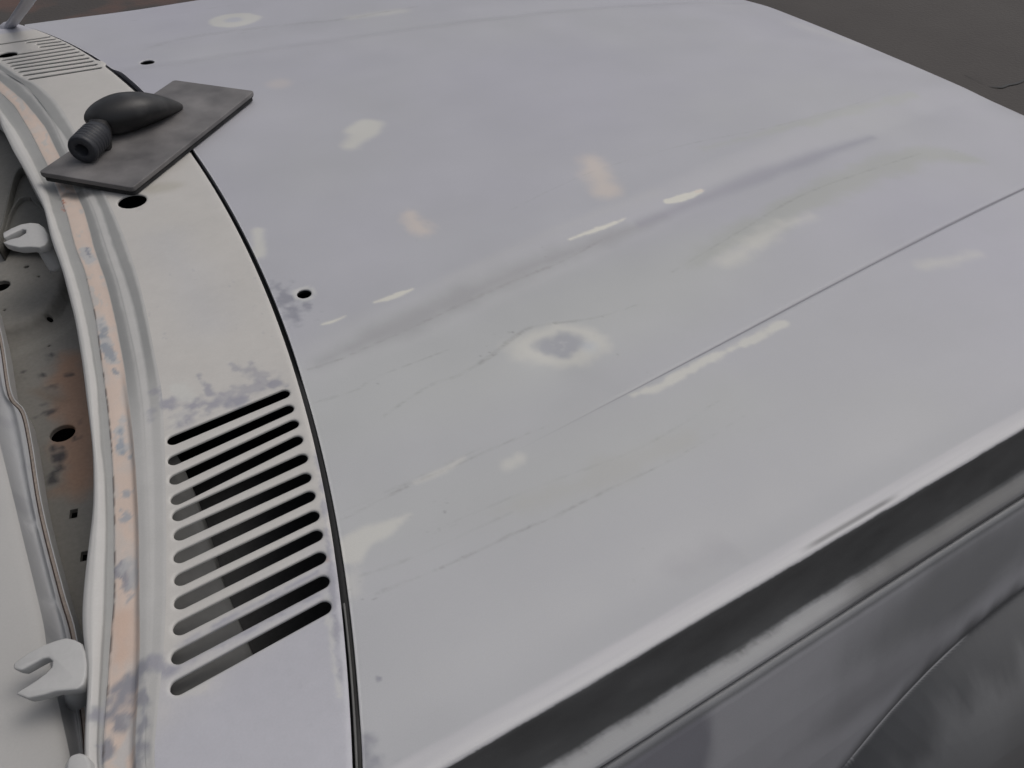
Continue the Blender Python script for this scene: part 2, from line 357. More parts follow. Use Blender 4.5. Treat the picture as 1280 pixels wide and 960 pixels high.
# hole punching with re-meshed surrounds
n, m = Wg.shape
keep = np.ones((n - 1, m - 1), bool)
V = np.stack([Xg, Yg, Zg], -1).reshape(-1, 3); Cc = ch.reshape(-1, 3)
F3 = []; extraV = []; extraC = []; base = len(V)
for q, r in (((380, 367), 0.0075), ((184, 78), 0.0110)):
    P = at(*q, HZ)
    i0 = int(np.argmin(np.abs(Xg[:, m // 2] - 0)));
    d2 = (Xg - P[0]) ** 2 + (Yg - P[1]) ** 2
    ic, jc = np.unravel_index(np.argmin(d2), d2.shape)
    hi = 8; hj = 10 if P[1] < -0.15 else 5
    keep[ic - hi:ic + hi, jc - hj:jc + hj] = False
    loop = [(ic - hi, j) for j in range(jc - hj, jc + hj)] + [(i, jc + hj) for i in range(ic - hi, ic + hi)] + \
           [(ic + hi, j) for j in range(jc + hj, jc - hj, -1)] + [(i, jc - hj) for i in range(ic + hi, ic - hi, -1)]
    ids = np.array([i * m + j for i, j in loop]); L0 = V[ids]
    ang = np.arctan2(L0[:, 1] - P[1], L0[:, 0] - P[0])
    circ = np.stack([P[0] + r * np.cos(ang), P[1] + r * np.sin(ang)], -1)
    prev = ids
    for t, dzz in ((0.35, 0), (0.7, 0), (0.92, 0), (1.0, -0.0005), (1.0, -0.0012), (1.0, -0.0022), (0.98, -0.005)):
        xy = L0[:, :2] * (1 - t) + circ * t
        z = HZ(xy[:, 0], xy[:, 1]) + dzz
        start = base + len(extraV)
        extraV += list(np.column_stack([xy, z])); cc, _ = paint_hood(xy[:, 0], xy[:, 1])
        if dzz < -0.002: cc = cc * 0 + 0.012  # hole walls coloured black to stand for the dark inside
        extraC += list(cc)
        cur = np.arange(start, start + len(ids))
        F3.append(np.stack([prev, cur, np.roll(cur, -1), np.roll(prev, -1)], -1)); prev = cur
# hems: rear edge and nose
def hem(ids, offs, shade):
    global extraV, extraC, F3
    prev = ids
    for dx, dzz in offs:
        s = base + len(extraV); P = V[ids].copy(); P[:, 0] += dx; P[:, 2] += dzz
        extraV += list(P); extraC += list(Cc[ids] * shade)
        cur = np.arange(s, s + len(ids))
        F3.append(np.stack([prev[:-1], cur[:-1], cur[1:], prev[1:]], -1)); prev = cur
hem(np.arange(m), [(-0.0005, -0.0008), (-0.0003, -0.003), (0.0, -0.013)], 0.8)
hem((n - 1) * m + np.arange(m), [(0.004, -0.006), (0.003, -0.03), (-0.02, -0.12), (-0.03, -0.3)], 1.0)
V = np.vstack([V, np.array(extraV)]); Cc = np.vstack([Cc, np.array(extraC)])
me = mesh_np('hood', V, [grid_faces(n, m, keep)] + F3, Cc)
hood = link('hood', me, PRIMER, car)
hood['label'] = 'broad primer-coated hood with dent rings, cream rub-through spots and a dark belt along its side'

# ---- fenders below the ledge shut line
prof = [(-.036, -.094), (-.0425, -.0865), (-.0455, -.0825), (-.0485, -.0822), (-.0510, -.0850), (-.0545, -.095), (-.064, -.13), (-.074, -.17), (-.0845, -.22), (-.095, -.28), (-.103, -.34), (-.109, -.40), (-.113, -.47), (-.115, -.54), (-.115, -.64), (-.112, -.74)]
pf = []
for a, b in zip(prof[:-1], prof[1:]):
    k = max(1, int(abs(b[1] - a[1]) / 0.0018))
    pf += [(a[0] + (b[0] - a[0]) * t / k, a[1] + (b[1] - a[1]) * t / k) for t in range(k)]
pf.append(prof[-1])
def arc_pt(px, py):
    dr_ = ray(px, py); lo = 0.0
    for t in np.linspace(0.2, 1.6, 1400):
        p = CAM + dr_ / np.linalg.norm(dr_) * t
        oz_ = p[2] - (H - 0.0315 - STEP); y_ = -0.779 + np.interp(-oz_, [-q[1] for q in prof], [q[0] for q in prof])
        if oz_ < -0.1 and p[1] > y_: return (p[0], p[2])
    return None
ARC = [q for q in (arc_pt(*p) for p in ((1030, 998), (1060, 960), (1105, 905), (1150, 860), (1210, 803), (1280, 742), (1345, 690))) if q]
_u = np.array([q[0] for q in ARC]); _v = np.array([q[1] for q in ARC]); _k = np.polyfit(_u, _v, 3)
AX0, AX1 = _u[1], _u[4]
ARC = [(u, float(np.polyval(_k, u))) for u in np.linspace(_u[0], _u[-1], 24)]
ARC = [(ARC[0][0] - 0.10, ARC[0][1] - 0.5)] + ARC + [(ARC[-1][0] + 0.12, ARC[-1][1] + 0.03), (ARC[-1][0] + 0.6, ARC[-1][1] - 0.05)]
def make_fender(sgn, edge, xs):
    Xf, S = np.meshgrid(xs, np.arange(len(pf)), indexing='ij')
    oy = np.array([p[0] for p in pf])[S]; oz = np.array([p[1] for p in pf])[S]
    E = edge * np.ones_like(Xf)
    Zf = H - crown(E) - STEP - 0.05 * np.clip((Xf - 0.6) / 0.8, 0, 2) ** 2 + oz
    # signed distance below the arch crease curve (traced on this surface), and the flare standing out under it
    d = np.full(Xf.shape, 9.0)
    for a, b in zip(ARC[:-1], ARC[1:]):
        dx, dz_ = b[0] - a[0], b[1] - a[1]; L_ = dx * dx + dz_ * dz_
        t = np.clip(((Xf - a[0]) * dx + (Zf - a[1]) * dz_) / L_, 0, 1); q = np.hypot(Xf - a[0] - t * dx, Zf - a[1] - t * dz_)
        sg = np.where(dx * (Zf - a[1]) - dz_ * (Xf - a[0]) > 0, 1.0, -1.0)
        d = np.where(q < np.abs(d), q * sg, d)
    fl = 0.085 * (1 - np.exp(-np.clip(-d, 0, 9) / 0.07)) - 0.004 * np.exp(-((d - 0.004) / 0.012) ** 2)
    Yf = E + (oy - fl) * (1 if sgn < 0 else -1) + 0.0015 * fbm(Xf, Zf, 7, 3, 50)
    keepf = np.ones((Xf.shape[0] - 1, Xf.shape[1] - 1), bool)
    n1 = fbm(Xf, Zf * 0.45, 8, 4, 51); n2 = fbm(Xf, Zf * 0.4, 45, 4, 52); n3 = fbm(Xf * .5, Zf, 150, 3, 53)
    c = np.broadcast_to(np.array([0.36, 0.36, 0.38]), Xf.shape + (3,)).copy()
    def blob(cx, cz, rx, rz, col, k, soft=0.35):
        nonlocal c
        q = np.hypot((Xf - cx) / rx, (Zf - cz) / rz) + 0.5 * n1 + 0.22 * n2
        c = mix(c, col, k * sstep(1 + soft, 1 - soft, q))
    blob(0.17, 0.76, 0.13, 0.10, (0.20, 0.20, 0.225), 0.9, 0.12)
    blob(0.62, 0.74, 0.16, 0.05, (0.17, 0.175, 0.18), 0.75, 0.5)
    blob(0.52, 0.66, 0.10, 0.03, (0.20, 0.20, 0.21), 0.5, 0.6)
    # dark dusting along the arch crease, mottled grey on the flare
    c = mix(c, (0.085, 0.087, 0.09), 0.95 * sstep(0.055, 0.012, d + 0.04 * n1 + 0.02 * n2))
    c = mix(c, (0.20, 0.203, 0.208), 0.8 * sstep(-0.018, -0.06, d + 0.05 * n2 + 0.04 * n1))
    c = mix(c, (0.13, 0.132, 0.135), 0.4 * sstep(-0.05, 0.2, n1) * (d < 0))
    c = mix(c, (0.75, 0.75, 0.76), 0.8 * np.exp(-((d - 0.002 + 0.003 * n1) / 0.0016) ** 2) * sstep(AX0 - .01, AX0 + .01, Xf + .02 * n2) * sstep(AX1 + .01, AX1 - .03, Xf + .02 * n2))  # painted highlight line along the arch crease
    c = mix(c, (0.16, 0.165, 0.17), 0.75 * sstep(0.092, 0.087, -oz + 0.002 * n2))
    c *= (1 + 0.06 * n1 + 0.04 * n2)[..., None]
    me = mesh_np('fender', np.stack([Xf, Yf, Zf], -1).reshape(-1, 3), [grid_faces(*Xf.shape, keepf)], c.reshape(-1, 3))
    return link('fender', me, GUIDE, car)
make_fender(-1, -0.779, np.concatenate([np.arange(-0.06, 0.30, 0.004), np.arange(0.30, 0.52, 0.003), np.arange(0.52, 0.80, 0.0012), np.arange(0.80, 1.38, 0.008)]))['label'] = 'near side fender in patchy grey primer with dark guide coat at the wheel arch'
make_fender(1, 0.771, np.arange(-0.06, 1.38, 0.012))
# inner floor under the fenders and hood so nothing shows through the gaps
bm = bmesh.new()
bmesh.ops.create_grid(bm, x_segments=2, y_segments=2, size=0.5)
for v in bm.verts: v.co = Vector((0.72 + v.co.x * 1.25, v.co.y * 1.50 - 0.008, 0.80 - 0.02 * abs(v.co.x)))
bm_obj('inner_bay_panel', bm, BLACK, car)

# ---- panels with real holes, triangulated
def capsule(p0, p1, r, k=10):
    p0 = np.array(p0[:2]); p1 = np.array(p1[:2]); a = math.atan2(*(p1 - p0)[::-1]) if np.hypot(*(p1 - p0)) > 1e-6 else 0
    L = np.hypot(*(p1 - p0)); pts = []
    for t in np.linspace(-math.pi / 2, math.pi / 2, k): pts.append(p1 + r * np.array([math.cos(a + t), math.sin(a + t)]))
    s = int(L / 0.004)
    for t in np.linspace(0, 1, s + 2)[1:-1]:
        pts.append(p1 + (p0 - p1) * t + r * np.array([math.cos(a + math.pi / 2), math.sin(a + math.pi / 2)]))
    for t in np.linspace(math.pi / 2, 3 * math.pi / 2, k): pts.append(p0 + r * np.array([math.cos(a + t), math.sin(a + t)]))
    for t in np.linspace(0, 1, s + 2)[1:-1]:
        pts.append(p0 + (p1 - p0) * t - r * np.array([math.cos(a + math.pi / 2), math.sin(a + math.pi / 2)]))
    return np.array(pts)
def cap_dist(P, h):
    a = np.array(h[0][:2]); b = np.array(h[1][:2]); d = b - a; L = d @ d + 1e-12
    t = np.clip(((P - a) @ d) / L, 0, 1); return np.hypot(*(P - a - t[:, None] * d).T) - h[2]
def rect_loop(c, hx, hy, ang):
    R = np.array([[math.cos(ang), -math.sin(ang)], [math.sin(ang), math.cos(ang)]])
    return np.array([np.array(c[:2]) + R @ np.array(q) for q in ((-hx, -hy), (hx, -hy), (hx, hy), (-hx, hy))])
def in_poly(P, poly):
    x, y = P[:, 0], P[:, 1]; ins = np.zeros(len(P), bool)
    a = poly; b = np.roll(poly, -1, 0)
    for (x0, y0), (x1, y1) in zip(a, b):
        if y0 == y1: continue
        c = ((y0 > y) != (y1 > y)) & (x < (x1 - x0) * (y - y0) / (y1 - y0) + x0); ins ^= c
    return ins
def holed_panel(name, outline, caps, polys, zf, cf, pts, mat, parent, depth=0.006, outer_depth=0.008, rings=(0.0012, 0.003)):
    coords = []; edges = []
    def add_loop(L):
        s = len(coords); coords.extend(map(tuple, L)); k = len(L)
        edges.extend([(s + i, s + (i + 1) % k) for i in range(k)])
    add_loop(outline)
    for h in caps:
        add_loop(capsule(*h))
        for r in rings: add_loop(capsule(h[0], h[1], h[2] + r))
    for q in polys: add_loop(q)
    dmin = np.full(len(pts), 9.0)
    for h in caps: dmin = np.minimum(dmin, cap_dist(pts, h))
    ok = in_poly(pts, outline) & (dmin > (rings[-1] if rings else 0) + 0.001)
    for q in polys: ok &= ~in_poly(pts, q)
    coords.extend(map(tuple, pts[ok]))
    vv, ee, ff, *_ = delaunay_2d_cdt([Vector(c) for c in coords], edges, [], 0, 1e-6)
    P = np.array([[v.x, v.y] for v in vv]); T = np.array([f for f in ff if len(f) == 3])
    cen = P[T].mean(1); keepT = in_poly(cen, outline)
    for h in caps: keepT &= cap_dist(cen, h) > 0
    for q in polys: keepT &= ~in_poly(cen, q)
    T = T[keepT]
    dm = np.full(len(P), 9.0)
    for h in caps: dm = np.minimum(dm, cap_dist(P, h))
    z = zf(P[:, 0], P[:, 1]) - 0.0009 * np.exp(-np.clip(dm, 0, 9) / 0.0009)
    V = np.column_stack([P, z]); Cl = cf(P[:, 0], P[:, 1], dm)
    E = np.concatenate([T[:, [0, 1]], T[:, [1, 2]], T[:, [2, 0]]]); key = np.sort(E, 1)
    u, idx, cnt = np.unique(key, axis=0, return_index=True, return_counts=True)
    B = E[idx[cnt == 1]]; bv = np.unique(B)
    mp = {v: i for i, v in enumerate(bv)}; nb = len(bv); s = len(V); outer = ~(dm[bv] < 0.0005)
    mpB = np.array([[mp[a], mp[b]] for a, b in B])
    F = [T]; Vs = [V]; Cs = [Cl]; prev = bv
    for k, dzz in enumerate((0.0006, depth)):
        if k == 0:   # outer boundary gets its own vertices so the rim stays crisp
            dup = np.where(outer)[0]; rb = bv.copy(); rb[dup] = s + np.arange(len(dup)); Vs.append(V[bv[dup]]); Cs.append(Cl[bv[dup]]); s += len(dup); prev = rb
        pr = prev[mpB]
        q = V[bv].copy(); q[:, 2] -= dzz
        Vs.append(q); Cs.append(Cl[bv]); cur = np.arange(s, s + nb); s += nb
        F.append(np.stack([pr[:, 1], pr[:, 0], cur[mpB[:, 0]], cur[mpB[:, 1]]], -1)); prev = cur
    me = mesh_np(name, np.vstack(Vs), F, np.vstack(Cs))
    return link(name, me, mat, parent)

# ---- windscreen flange: strips between traced curves, mirrored about the centre line
CURV = {
 'A': (-.006, [(0, 155), (17, 190), (33, 217), (50, 250), (55, 260), (64, 300), (78, 338), (94, 400), (103, 454), (109, 504), (116, 560), (117, 589), (117, 634), (108, 703), (103, 750), (102, 790), (111, 840), (106, 909), (104, 960)]),
 'B': (-.006, [(0, 138), (20, 165), (38, 198), (58, 240), (64, 263), (84, 322), (97, 363), (109, 416), (119, 479), (123, 557), (128, 589), (130, 657), (128, 712), (126, 776), (122, 840), (119, 909), (116, 960)]),
 'C': (-.0100, [(0, 115), (18, 132), (37, 163), (57, 202), (72, 237), (84, 269), (94, 310), (106, 338), (119, 394), (126, 447), (134, 504), (139, 557), (141, 589), (143, 657), (143, 749), (138, 804), (133, 877), (126, 960)]),
 'D': (-.0085, [(0, 102), (30, 127), (57, 160), (73, 193), (105, 263), (119, 316), (133, 354), (144, 400), (153, 447), (162, 504), (169, 554), (172, 589), (176, 657), (177, 740), (178, 813), (176, 880), (170, 960)]),
 'E': (-.0040, [(22, 100), (48, 127), (67, 155), (83, 190), (117, 263), (133, 313), (147, 354), (156, 391), (166, 435), (175, 485), (180, 525), (183, 589), (186, 657), (188, 740), (187, 813), (183, 880), (178, 960)]),
 'F': (-.0032, [(35, 108), (58, 137), (75, 160), (87, 175), (130, 263), (144, 307), (159, 347), (172, 391), (181, 435), (189, 485), (194, 540), (196, 600), (197, 657), (197, 740), (194, 813), (189, 880), (183, 960)]),
 'G': (0.0, [(42, 102), (67, 122), (80, 140), (93, 162), (141, 263), (156, 297), (172, 344), (184, 394), (194, 447), (203, 491), (206, 560), (207, 600), (208, 657), (208, 740), (205, 813), (198, 880), (190, 960)]),
}
YS = np.concatenate([np.arange(-0.80, 0.12, 0.0018), np.arange(0.12, 0.79, 0.005)])
CX = {}
for k, (off, px) in CURV.items():
    W = sorted([tuple(at(a, b, lambda x, y: H - crown(np.float64(y)) + off)[[1, 0]]) for a, b in px])
    ym = W[-1][0]; mir = sorted([(-0.016 - y, x) for y, x in W if -0.016 - y > ym + 0.02])
    W = W + mir; yy = np.array([q[0] for q in W]); xx = np.array([q[1] for q in W])
    ext = xx[0] - 0.6 * (xx[1] - xx[0])
    fy = np.arange(-0.95, 0.95, 0.004); fx = np.interp(fy, yy, xx)
    g = np.exp(-(np.arange(-10, 11) / 4.5) ** 2); g /= g.sum(); fx = np.convolve(np.pad(fx, 10, 'edge'), g, 'valid')
    CX[k] = (fy, fx)
def cx(k, y): return np.interp(y, *CX[k])
cols = [('A', .004, -.075), ('A', .002, -.020), ('A', .0005, -.0085), ('A', 0.0, -.006), ('AB', .25, -.0038), ('AB', .6, -.0034), ('AB', .9, -.0052), ('B', 0.0010, -.0072), ('BC', .35, -.0096), ('BC', .8, -.0108), ('C', -.0008, -.0110), ('C', .0004, -.0098),
        ('CD', .25, -.0092), ('CD', .5, -.0088), ('CD', .8, -.0086), ('D', 0, -.0082), ('DE', .15, -.0074), ('DE', .6, -.0052), ('E', 0, -.0040), ('E', .0012, -.0034), ('EF', .5, -.0030), ('F', -.001, -.0026), ('FG', .1, -.0020), ('FG', .6, -.0006), ('G', 0, 0.0)]
rows = []
fade = sstep(-0.46, -0.30, YS)
TT = []
for j, (k, a, z) in enumerate(cols):
    xx = cx(k[0], YS) + a if len(k) == 1 else cx(k[0], YS) * (1 - a) + cx(k[1], YS) * a
    zz = H - crown(YS) + (z * (0.35 + 0.65 * fade) if k[0] in 'DEFG' else (z if z < -.012 else z))
    rows.append(np.stack([xx, YS, zz], -1)); TT.append(np.full(len(YS), j))
R_ = np.stack(rows, 1); J = np.array(TT).T.astype(float)
tf = np.linspace(0, len(cols) - 1, (len(cols) - 1) * 3 + 1); i0_ = np.minimum(tf.astype(int), len(cols) - 2); fr = tf - i0_
R_ = R_[:, i0_] * (1 - fr[None, :, None]) + R_[:, i0_ + 1] * fr[None, :, None]; J = np.broadcast_to(tf, R_.shape[:2]).copy()
X, Y = R_[..., 0], R_[..., 1]
band_ = lambda a, b: sstep(a - .35, a + .35, J + 0.4 * dl_) * sstep(b + .35, b - .35, J + 0.4 * dl_)
dl_ = fbm(X, Y, 70, 3, 59)
dn = fbm(X, Y, 90, 4, 60); dl = fbm(X * 1.5, Y * 0.7, 60, 4, 61)
CF = np.broadcast_to(np.array([0.47, 0.464, 0.45]), X.shape + (3,)).copy()
gr = np.array([0.275, 0.277, 0.27])  # grey for the sloping steps, painting in their shade
CF = mix(CF, gr, 0.95 * band_(7, 10))
CF = mix(CF, gr * 1.06, 0.9 * band_(15.3, 17.6) * (0.2 + 0.8 * fade[:, None]))
CF = mix(CF, gr * 1.06, 0.9 * band_(20.6, 23.3) * (0.2 + 0.8 * fade[:, None]))
org = band_(10.9, 15.1)
CF = mix(CF, (0.585, 0.475, 0.405), 0.95 * org * (0.55 + 0.45 * sstep(-.12, .1, dl + .1)))
CF = mix(CF, (0.45, 0.45, 0.44), 0.7 * org * sstep(0.16, 0.24, dl))
fz = lambda x, y: H - crown(np.asarray(y, float)) - 0.009
def FS(col, k, pts, soft, nz, ns, seed, lo=0, hi=30):
    global CF
    CF = mix(CF, col, k * seg_mask(X, Y, pts, soft, nz, ns, seed, fz) * ((J >= lo) & (J <= hi)))
CR2 = (0.43, 0.43, 0.43)
FS(CR2, .95, [(105, 312, 6), (112, 325, 5)], 2, 6, 120, 1, 10, 15)
FS(BLU, .9, [(108, 310, .8), (113, 322, 1.2)], 1.2, 3, 300, 2)
FS(CR2, .9, [(124, 400, 4), (130, 430, 5), (140, 452, 5)], 2, 8, 120, 3, 10, 15)
FS((0.27, 0.29, 0.32), .9, [(122, 402, 2), (128, 425, 2), (138, 448, 2)], 2.5, 11, 120, 4, 10, 16)
FS((0.27, 0.29, 0.32), .9, [(141, 460, 1), (147, 468, 1)], 1, 3, 200, 4)
FS(CR2, .9, [(150, 525, 3), (154, 560, 4)], 2, 8, 120, 5, 10, 15)
FS((0.29, 0.32, 0.36), .9, [(150, 537, 2), (153, 560, 1.6), (156, 580, 1)], 2.2, 10, 130, 6)
FS((0.29, 0.32, 0.36), .8, [(160, 615, 1), (159, 650, 2)], 2.2, 10, 130, 6)
FS((0.24, 0.245, 0.28), .9, [(150, 700, 2), (156, 722, 5), (166, 745, 2)], 2, 8, 150, 7)
FS(CR2, .8, [(160, 690, 4), (168, 740, 4)], 3, 8, 150, 7)
FS((0.56, 0.42, 0.34), .9, [(152, 775, 7), (152, 820, 7)], 6, 6, 60, 8, 10, 24)
FS((0.235, 0.24, 0.27), .95, [(178, 842, 3), (158, 860, 7), (140, 890, 6), (122, 897, 5)], 4, 9, 90, 9)
FS((0.235, 0.24, 0.27), .9, [(150, 900, 5), (138, 930, 3), (128, 950, 2)], 3, 10, 120, 10)
FS((0.235, 0.24, 0.27), .85, [(186, 860, 3), (180, 920, 4), (172, 960, 4)], 3, 8, 100, 11)
FS((0.47, 0.465, 0.46), .8, [(165, 905, 4), (155, 950, 5)], 3, 8, 100, 12)
FS((0.07, 0.07, 0.07), .75, [(85, 243, 5), (98, 246, 5), (112, 250, 3)], 7, 8, 60, 13)  # soft shadow of the sanding board, painted on the flange
FS((0.35, 0.12, 0.08), .8, [(78, 250, .8), (80, 262, .8)], 1, 4, 300, 13)
FS((0.28, 0.28, 0.32), .75, [(205, 505, 5), (210, 525, 6), (200, 520, 3)], 5, 16, 90, 3, 18)
FS((0.29, 0.29, 0.33), .8, [(197, 828, 4), (204, 842, 4)], 3, 5, 100, 10, 18)
# cracked paint line along the gasket seat
ck = ((J >= 10.3) & (J <= 11)) * sstep(-0.05, 0.10, fbm(X, Y, 120, 3, 64)) * (Y < -0.16)
CF = mix(CF, (0.12, 0.10, 0.09), 0.7 * ck)
CF *= (1 + 0.08 * dn)[..., None]
R_[..., 2] += np.where(J > 3, 0.0004 * fbm(X, Y, 40, 3, 66), 0)
me = mesh_np('windscreen_flange', R_.reshape(-1, 3), [grid_faces(*X.shape)], CF.reshape(-1, 3))
link('windscreen_flange', me, PAINT, car)['label'] = 'stepped windscreen flange with peach undercoat strip and bare blue-grey chips'

# ---- cowl panel with slots
slots = []
near_first, near_last = (at(213, 551, cowl_z), at(353, 492, cowl_z)), (at(221, 859, cowl_z), at(403, 758, cowl_z))
NL = [(217, 549), (218, 574), (220, 598), (222, 623), (224, 643), (226, 667), (226, 695), (227, 723), (227, 752), (226, 784), (224, 820), (223, 858)]
NR = [(354, 492), (359, 511), (365, 530), (370, 550), (376, 573), (380, 597), (385, 620), (390, 645), (394, 669), (398, 697), (402, 727), (404, 759)]
for a, b in zip(NL, NR):
    slots.append((at(*a, cowl_z)[:2], at(*b, cowl_z)[:2], 0.0058))
for k, (a, b, r) in enumerate(list(slots)):
    ax_, bx_ = a[0], b[0]
    if k in (8, 9, 10): ax_ = b[0] - (b[0] - a[0]) * (0.33, 0.3, 0.38)[k - 8]
    if k == 11: ax_ = a[0] - 0.012
    slots.append((np.array([ax_, -0.016 - a[1]]), np.array([bx_, -0.016 - b[1]]), 0.0040))
W1 = at(165, 251, cowl_z); W2 = at(9, 68, cowl_z)
holes = slots + [(W1[:2], W1[:2] + 1e-5, 0.0165), (W2[:2], W2[:2] + 1e-5, 0.0150)]
oy = np.arange(-0.80, 0.785, 0.006)
outl = np.vstack([np.column_stack([gap_x(oy) - gwc(oy), oy]), np.column_stack([cx('G', oy), oy])[::-1]])
gx1, gy1 = np.meshgrid(np.arange(-0.2, 0.16, 0.0021), np.arange(-0.80, -0.12, 0.0021)); gx2, gy2 = np.meshgrid(np.arange(-0.2, 0.16, 0.006), np.arange(-0.12, 0.785, 0.006))
pts = np.vstack([np.column_stack([gx1.ravel(), gy1.ravel()]), np.column_stack([gx2.ravel(), gy2.ravel()])])
pts += np.random.RandomState(3).uniform(-0.0006, 0.0006, pts.shape)
e1 = gap_x(pts[:, 1]) - gwc(pts[:, 1]) - pts[:, 0]; e0 = pts[:, 0] - cx('G', pts[:, 1])
pts = pts[(e1 > 0.0018) & (e0 > 0.0018)]
rim = np.column_stack([gap_x(oy) - gwc(oy) - 0.0012, oy])[1:-1]; pts = np.vstack([pts, rim])
def cowl_zz(x, y):
    e = gap_x(y) - gwc(y) - x
    return cowl_z(x, y) - 0.0012 * np.exp(-np.clip(e, 0, 9) / 0.0010) + 0.0003 * fbm(x, y, 12, 3, 70)
def cowl_c(x, y, dm):
    c = np.broadcast_to(COW, x.shape + (3,)).copy()
    n1 = fbm(x, y, 60, 4, 71); n2 = fbm(x, y, 200, 3, 72); n3 = fbm(x, y, 8, 3, 73)
    c = mix(c, (0.42, 0.42, 0.455), sstep(-0.60, -0.69, y + 0.35 * (x - 0.0) * -1 + 0.03 * n1) )
    c = mix(c, (0.42, 0.42, 0.46), sstep(0.70, 0.72, y + 0.1 * x))
    c = mix(c, (0.44, 0.44, 0.45), 0.5 * seg_mask(x, y, [(210, 300, 20), (260, 400, 25)], 30, 10, 20, 2, cowl_z))
    def S(col, k, pts_, soft, nz, ns, seed):
        nonlocal c
        c = mix(c, col, k * seg_mask(x, y, pts_, soft, nz, ns, seed, cowl_z))
    blu = (0.28, 0.28, 0.32)
    S(blu, .85, [(205, 505, 6), (225, 520, 9), (250, 505, 8), (290, 505, 6), (345, 478, 4)], 5, 16, 90, 3)
    S(blu, .8, [(248, 470, 3), (262, 490, 4)], 2, 7, 100, 4)
    S(blu, .6, [(300, 460, 3), (320, 480, 9), (290, 500, 7)], 6, 22, 120, 5)
    S((0.52, 0.51, 0.48), .6, [(225, 520, 3), (215, 540, 2)], 3, 14, 120, 6)
    S((0.50, 0.50, 0.475), .8, [(225, 485, 8), (238, 500, 5)], 3, 6, 90, 7)
    S((0.34, 0.32, 0.26), .45, [(196, 236, 12), (215, 232, 10)], 7, 6, 40, 8)
    S((0.12, 0.12, 0.12), .6, [(112, 250, 6), (130, 246, 5)], 7, 8, 60, 8)  # painted board shadow carried on over the cowl
    # scuffs on the last bars and around the lower corners
    for a, b in (((236, 745), (330, 702)), ((222, 808), (398, 716)), ((214, 838), (400, 740)), ((335, 502), (350, 496))):
        S((0.31, 0.31, 0.355), .85, [(a[0], a[1], 1.2), ((a[0] + b[0]) / 2, (a[1] + b[1]) / 2, 1.8), (b[0], b[1], .8)], 1.2, 3, 150, 9)
    S((0.29, 0.29, 0.33), .85, [(197, 828, 4), (204, 842, 5), (214, 838, 3)], 3, 5, 100, 10)
    S((0.30, 0.30, 0.34), .8, [(394, 560, .8), (404, 620, 1.4), (412, 690, 1.8), (416, 735, 2.5), (420, 800, 2), (426, 850, 1)], 1.6, 4, 120, 11)
    S((0.50, 0.50, 0.49), .8, [(408, 740, 1), (414, 800, 1.5), (424, 870, 1.5)], 1.5, 3, 120, 12)
    S((0.45, 0.26, 0.20), .6, [(409, 699, 1.5)], 1.5, 2, 150, 12)
    S((0.50, 0.49, 0.47), .7, [(222, 868, 1.5), (250, 862, 4), (262, 850, 1)], 2.5, 3, 90, 13)
    # fine scratches
    sc_ = sstep(0.30, 0.36, fbm(x * 3, y, 110, 3, 75)) * sstep(0.12, 0.3, n3 + 0.25)
    c = mix(c, blu, 0.3 * sc_)
    c = mix(c, (0.51, 0.505, 0.48), 0.35 * sstep(0.003, 0.0005, dm) * (dm > -1))  # painted highlight around the slot rims
    return c * (1 + 0.05 * n1 + 0.05 * n2 + 0.05 * n3)[..., None]
cp = holed_panel('cowl_panel', outl, holes, [], cowl_zz, cowl_c, pts, PAINT, car, depth=0.0016)
cp['label'] = 'curved cowl panel with two banks of rounded slots'

# dark channel under the hood gap and plenum below the slots
def strip(name, ys, xa, xb, z, mat, thick=0.003):
    bm = bmesh.new(); prev = None
    for y in ys:
        vs = [bm.verts.new((xa(y), y, z(y))), bm.verts.new((xb(y), y, z(y))), bm.verts.new((xb(y), y, z(y) - thick)), bm.verts.new((xa(y), y, z(y) - thick))]
        if prev:
            for i in range(4): bm.faces.new((prev[i], prev[(i + 1) % 4], vs[(i + 1) % 4], vs[i]))
        prev = vs
    return bm_obj(name, bm, mat, car)
strip('hood_seal', np.arange(-0.81, 0.79, 0.02), lambda y: gap_x(y) - 0.012, lambda y: gap_x(y) + 0.012, lambda y: H - crown(y) - 0.010, BLACK)
# grey inner flange seen in the lower part of the gap
strip('channel_lip', np.arange(-0.80, -0.655, 0.01), lambda y: gap_x(y) - 0.0016, lambda y: gap_x(y) - 0.0002, lambda y: H - crown(y) - 0.0035, DUCT, 0.006)
zp = H - 0.105
bm = bmesh.new()   # plenum trough, coloured black to stand for the darkness below the slots
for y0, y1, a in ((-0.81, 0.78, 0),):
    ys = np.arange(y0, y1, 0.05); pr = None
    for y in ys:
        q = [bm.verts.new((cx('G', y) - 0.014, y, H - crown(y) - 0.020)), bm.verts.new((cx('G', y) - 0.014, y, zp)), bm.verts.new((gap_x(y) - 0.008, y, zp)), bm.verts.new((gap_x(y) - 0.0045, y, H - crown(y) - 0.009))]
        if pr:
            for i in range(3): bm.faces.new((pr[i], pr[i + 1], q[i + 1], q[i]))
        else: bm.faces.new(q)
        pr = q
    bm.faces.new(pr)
bm_obj('plenum_trough', bm, BLACK, car)
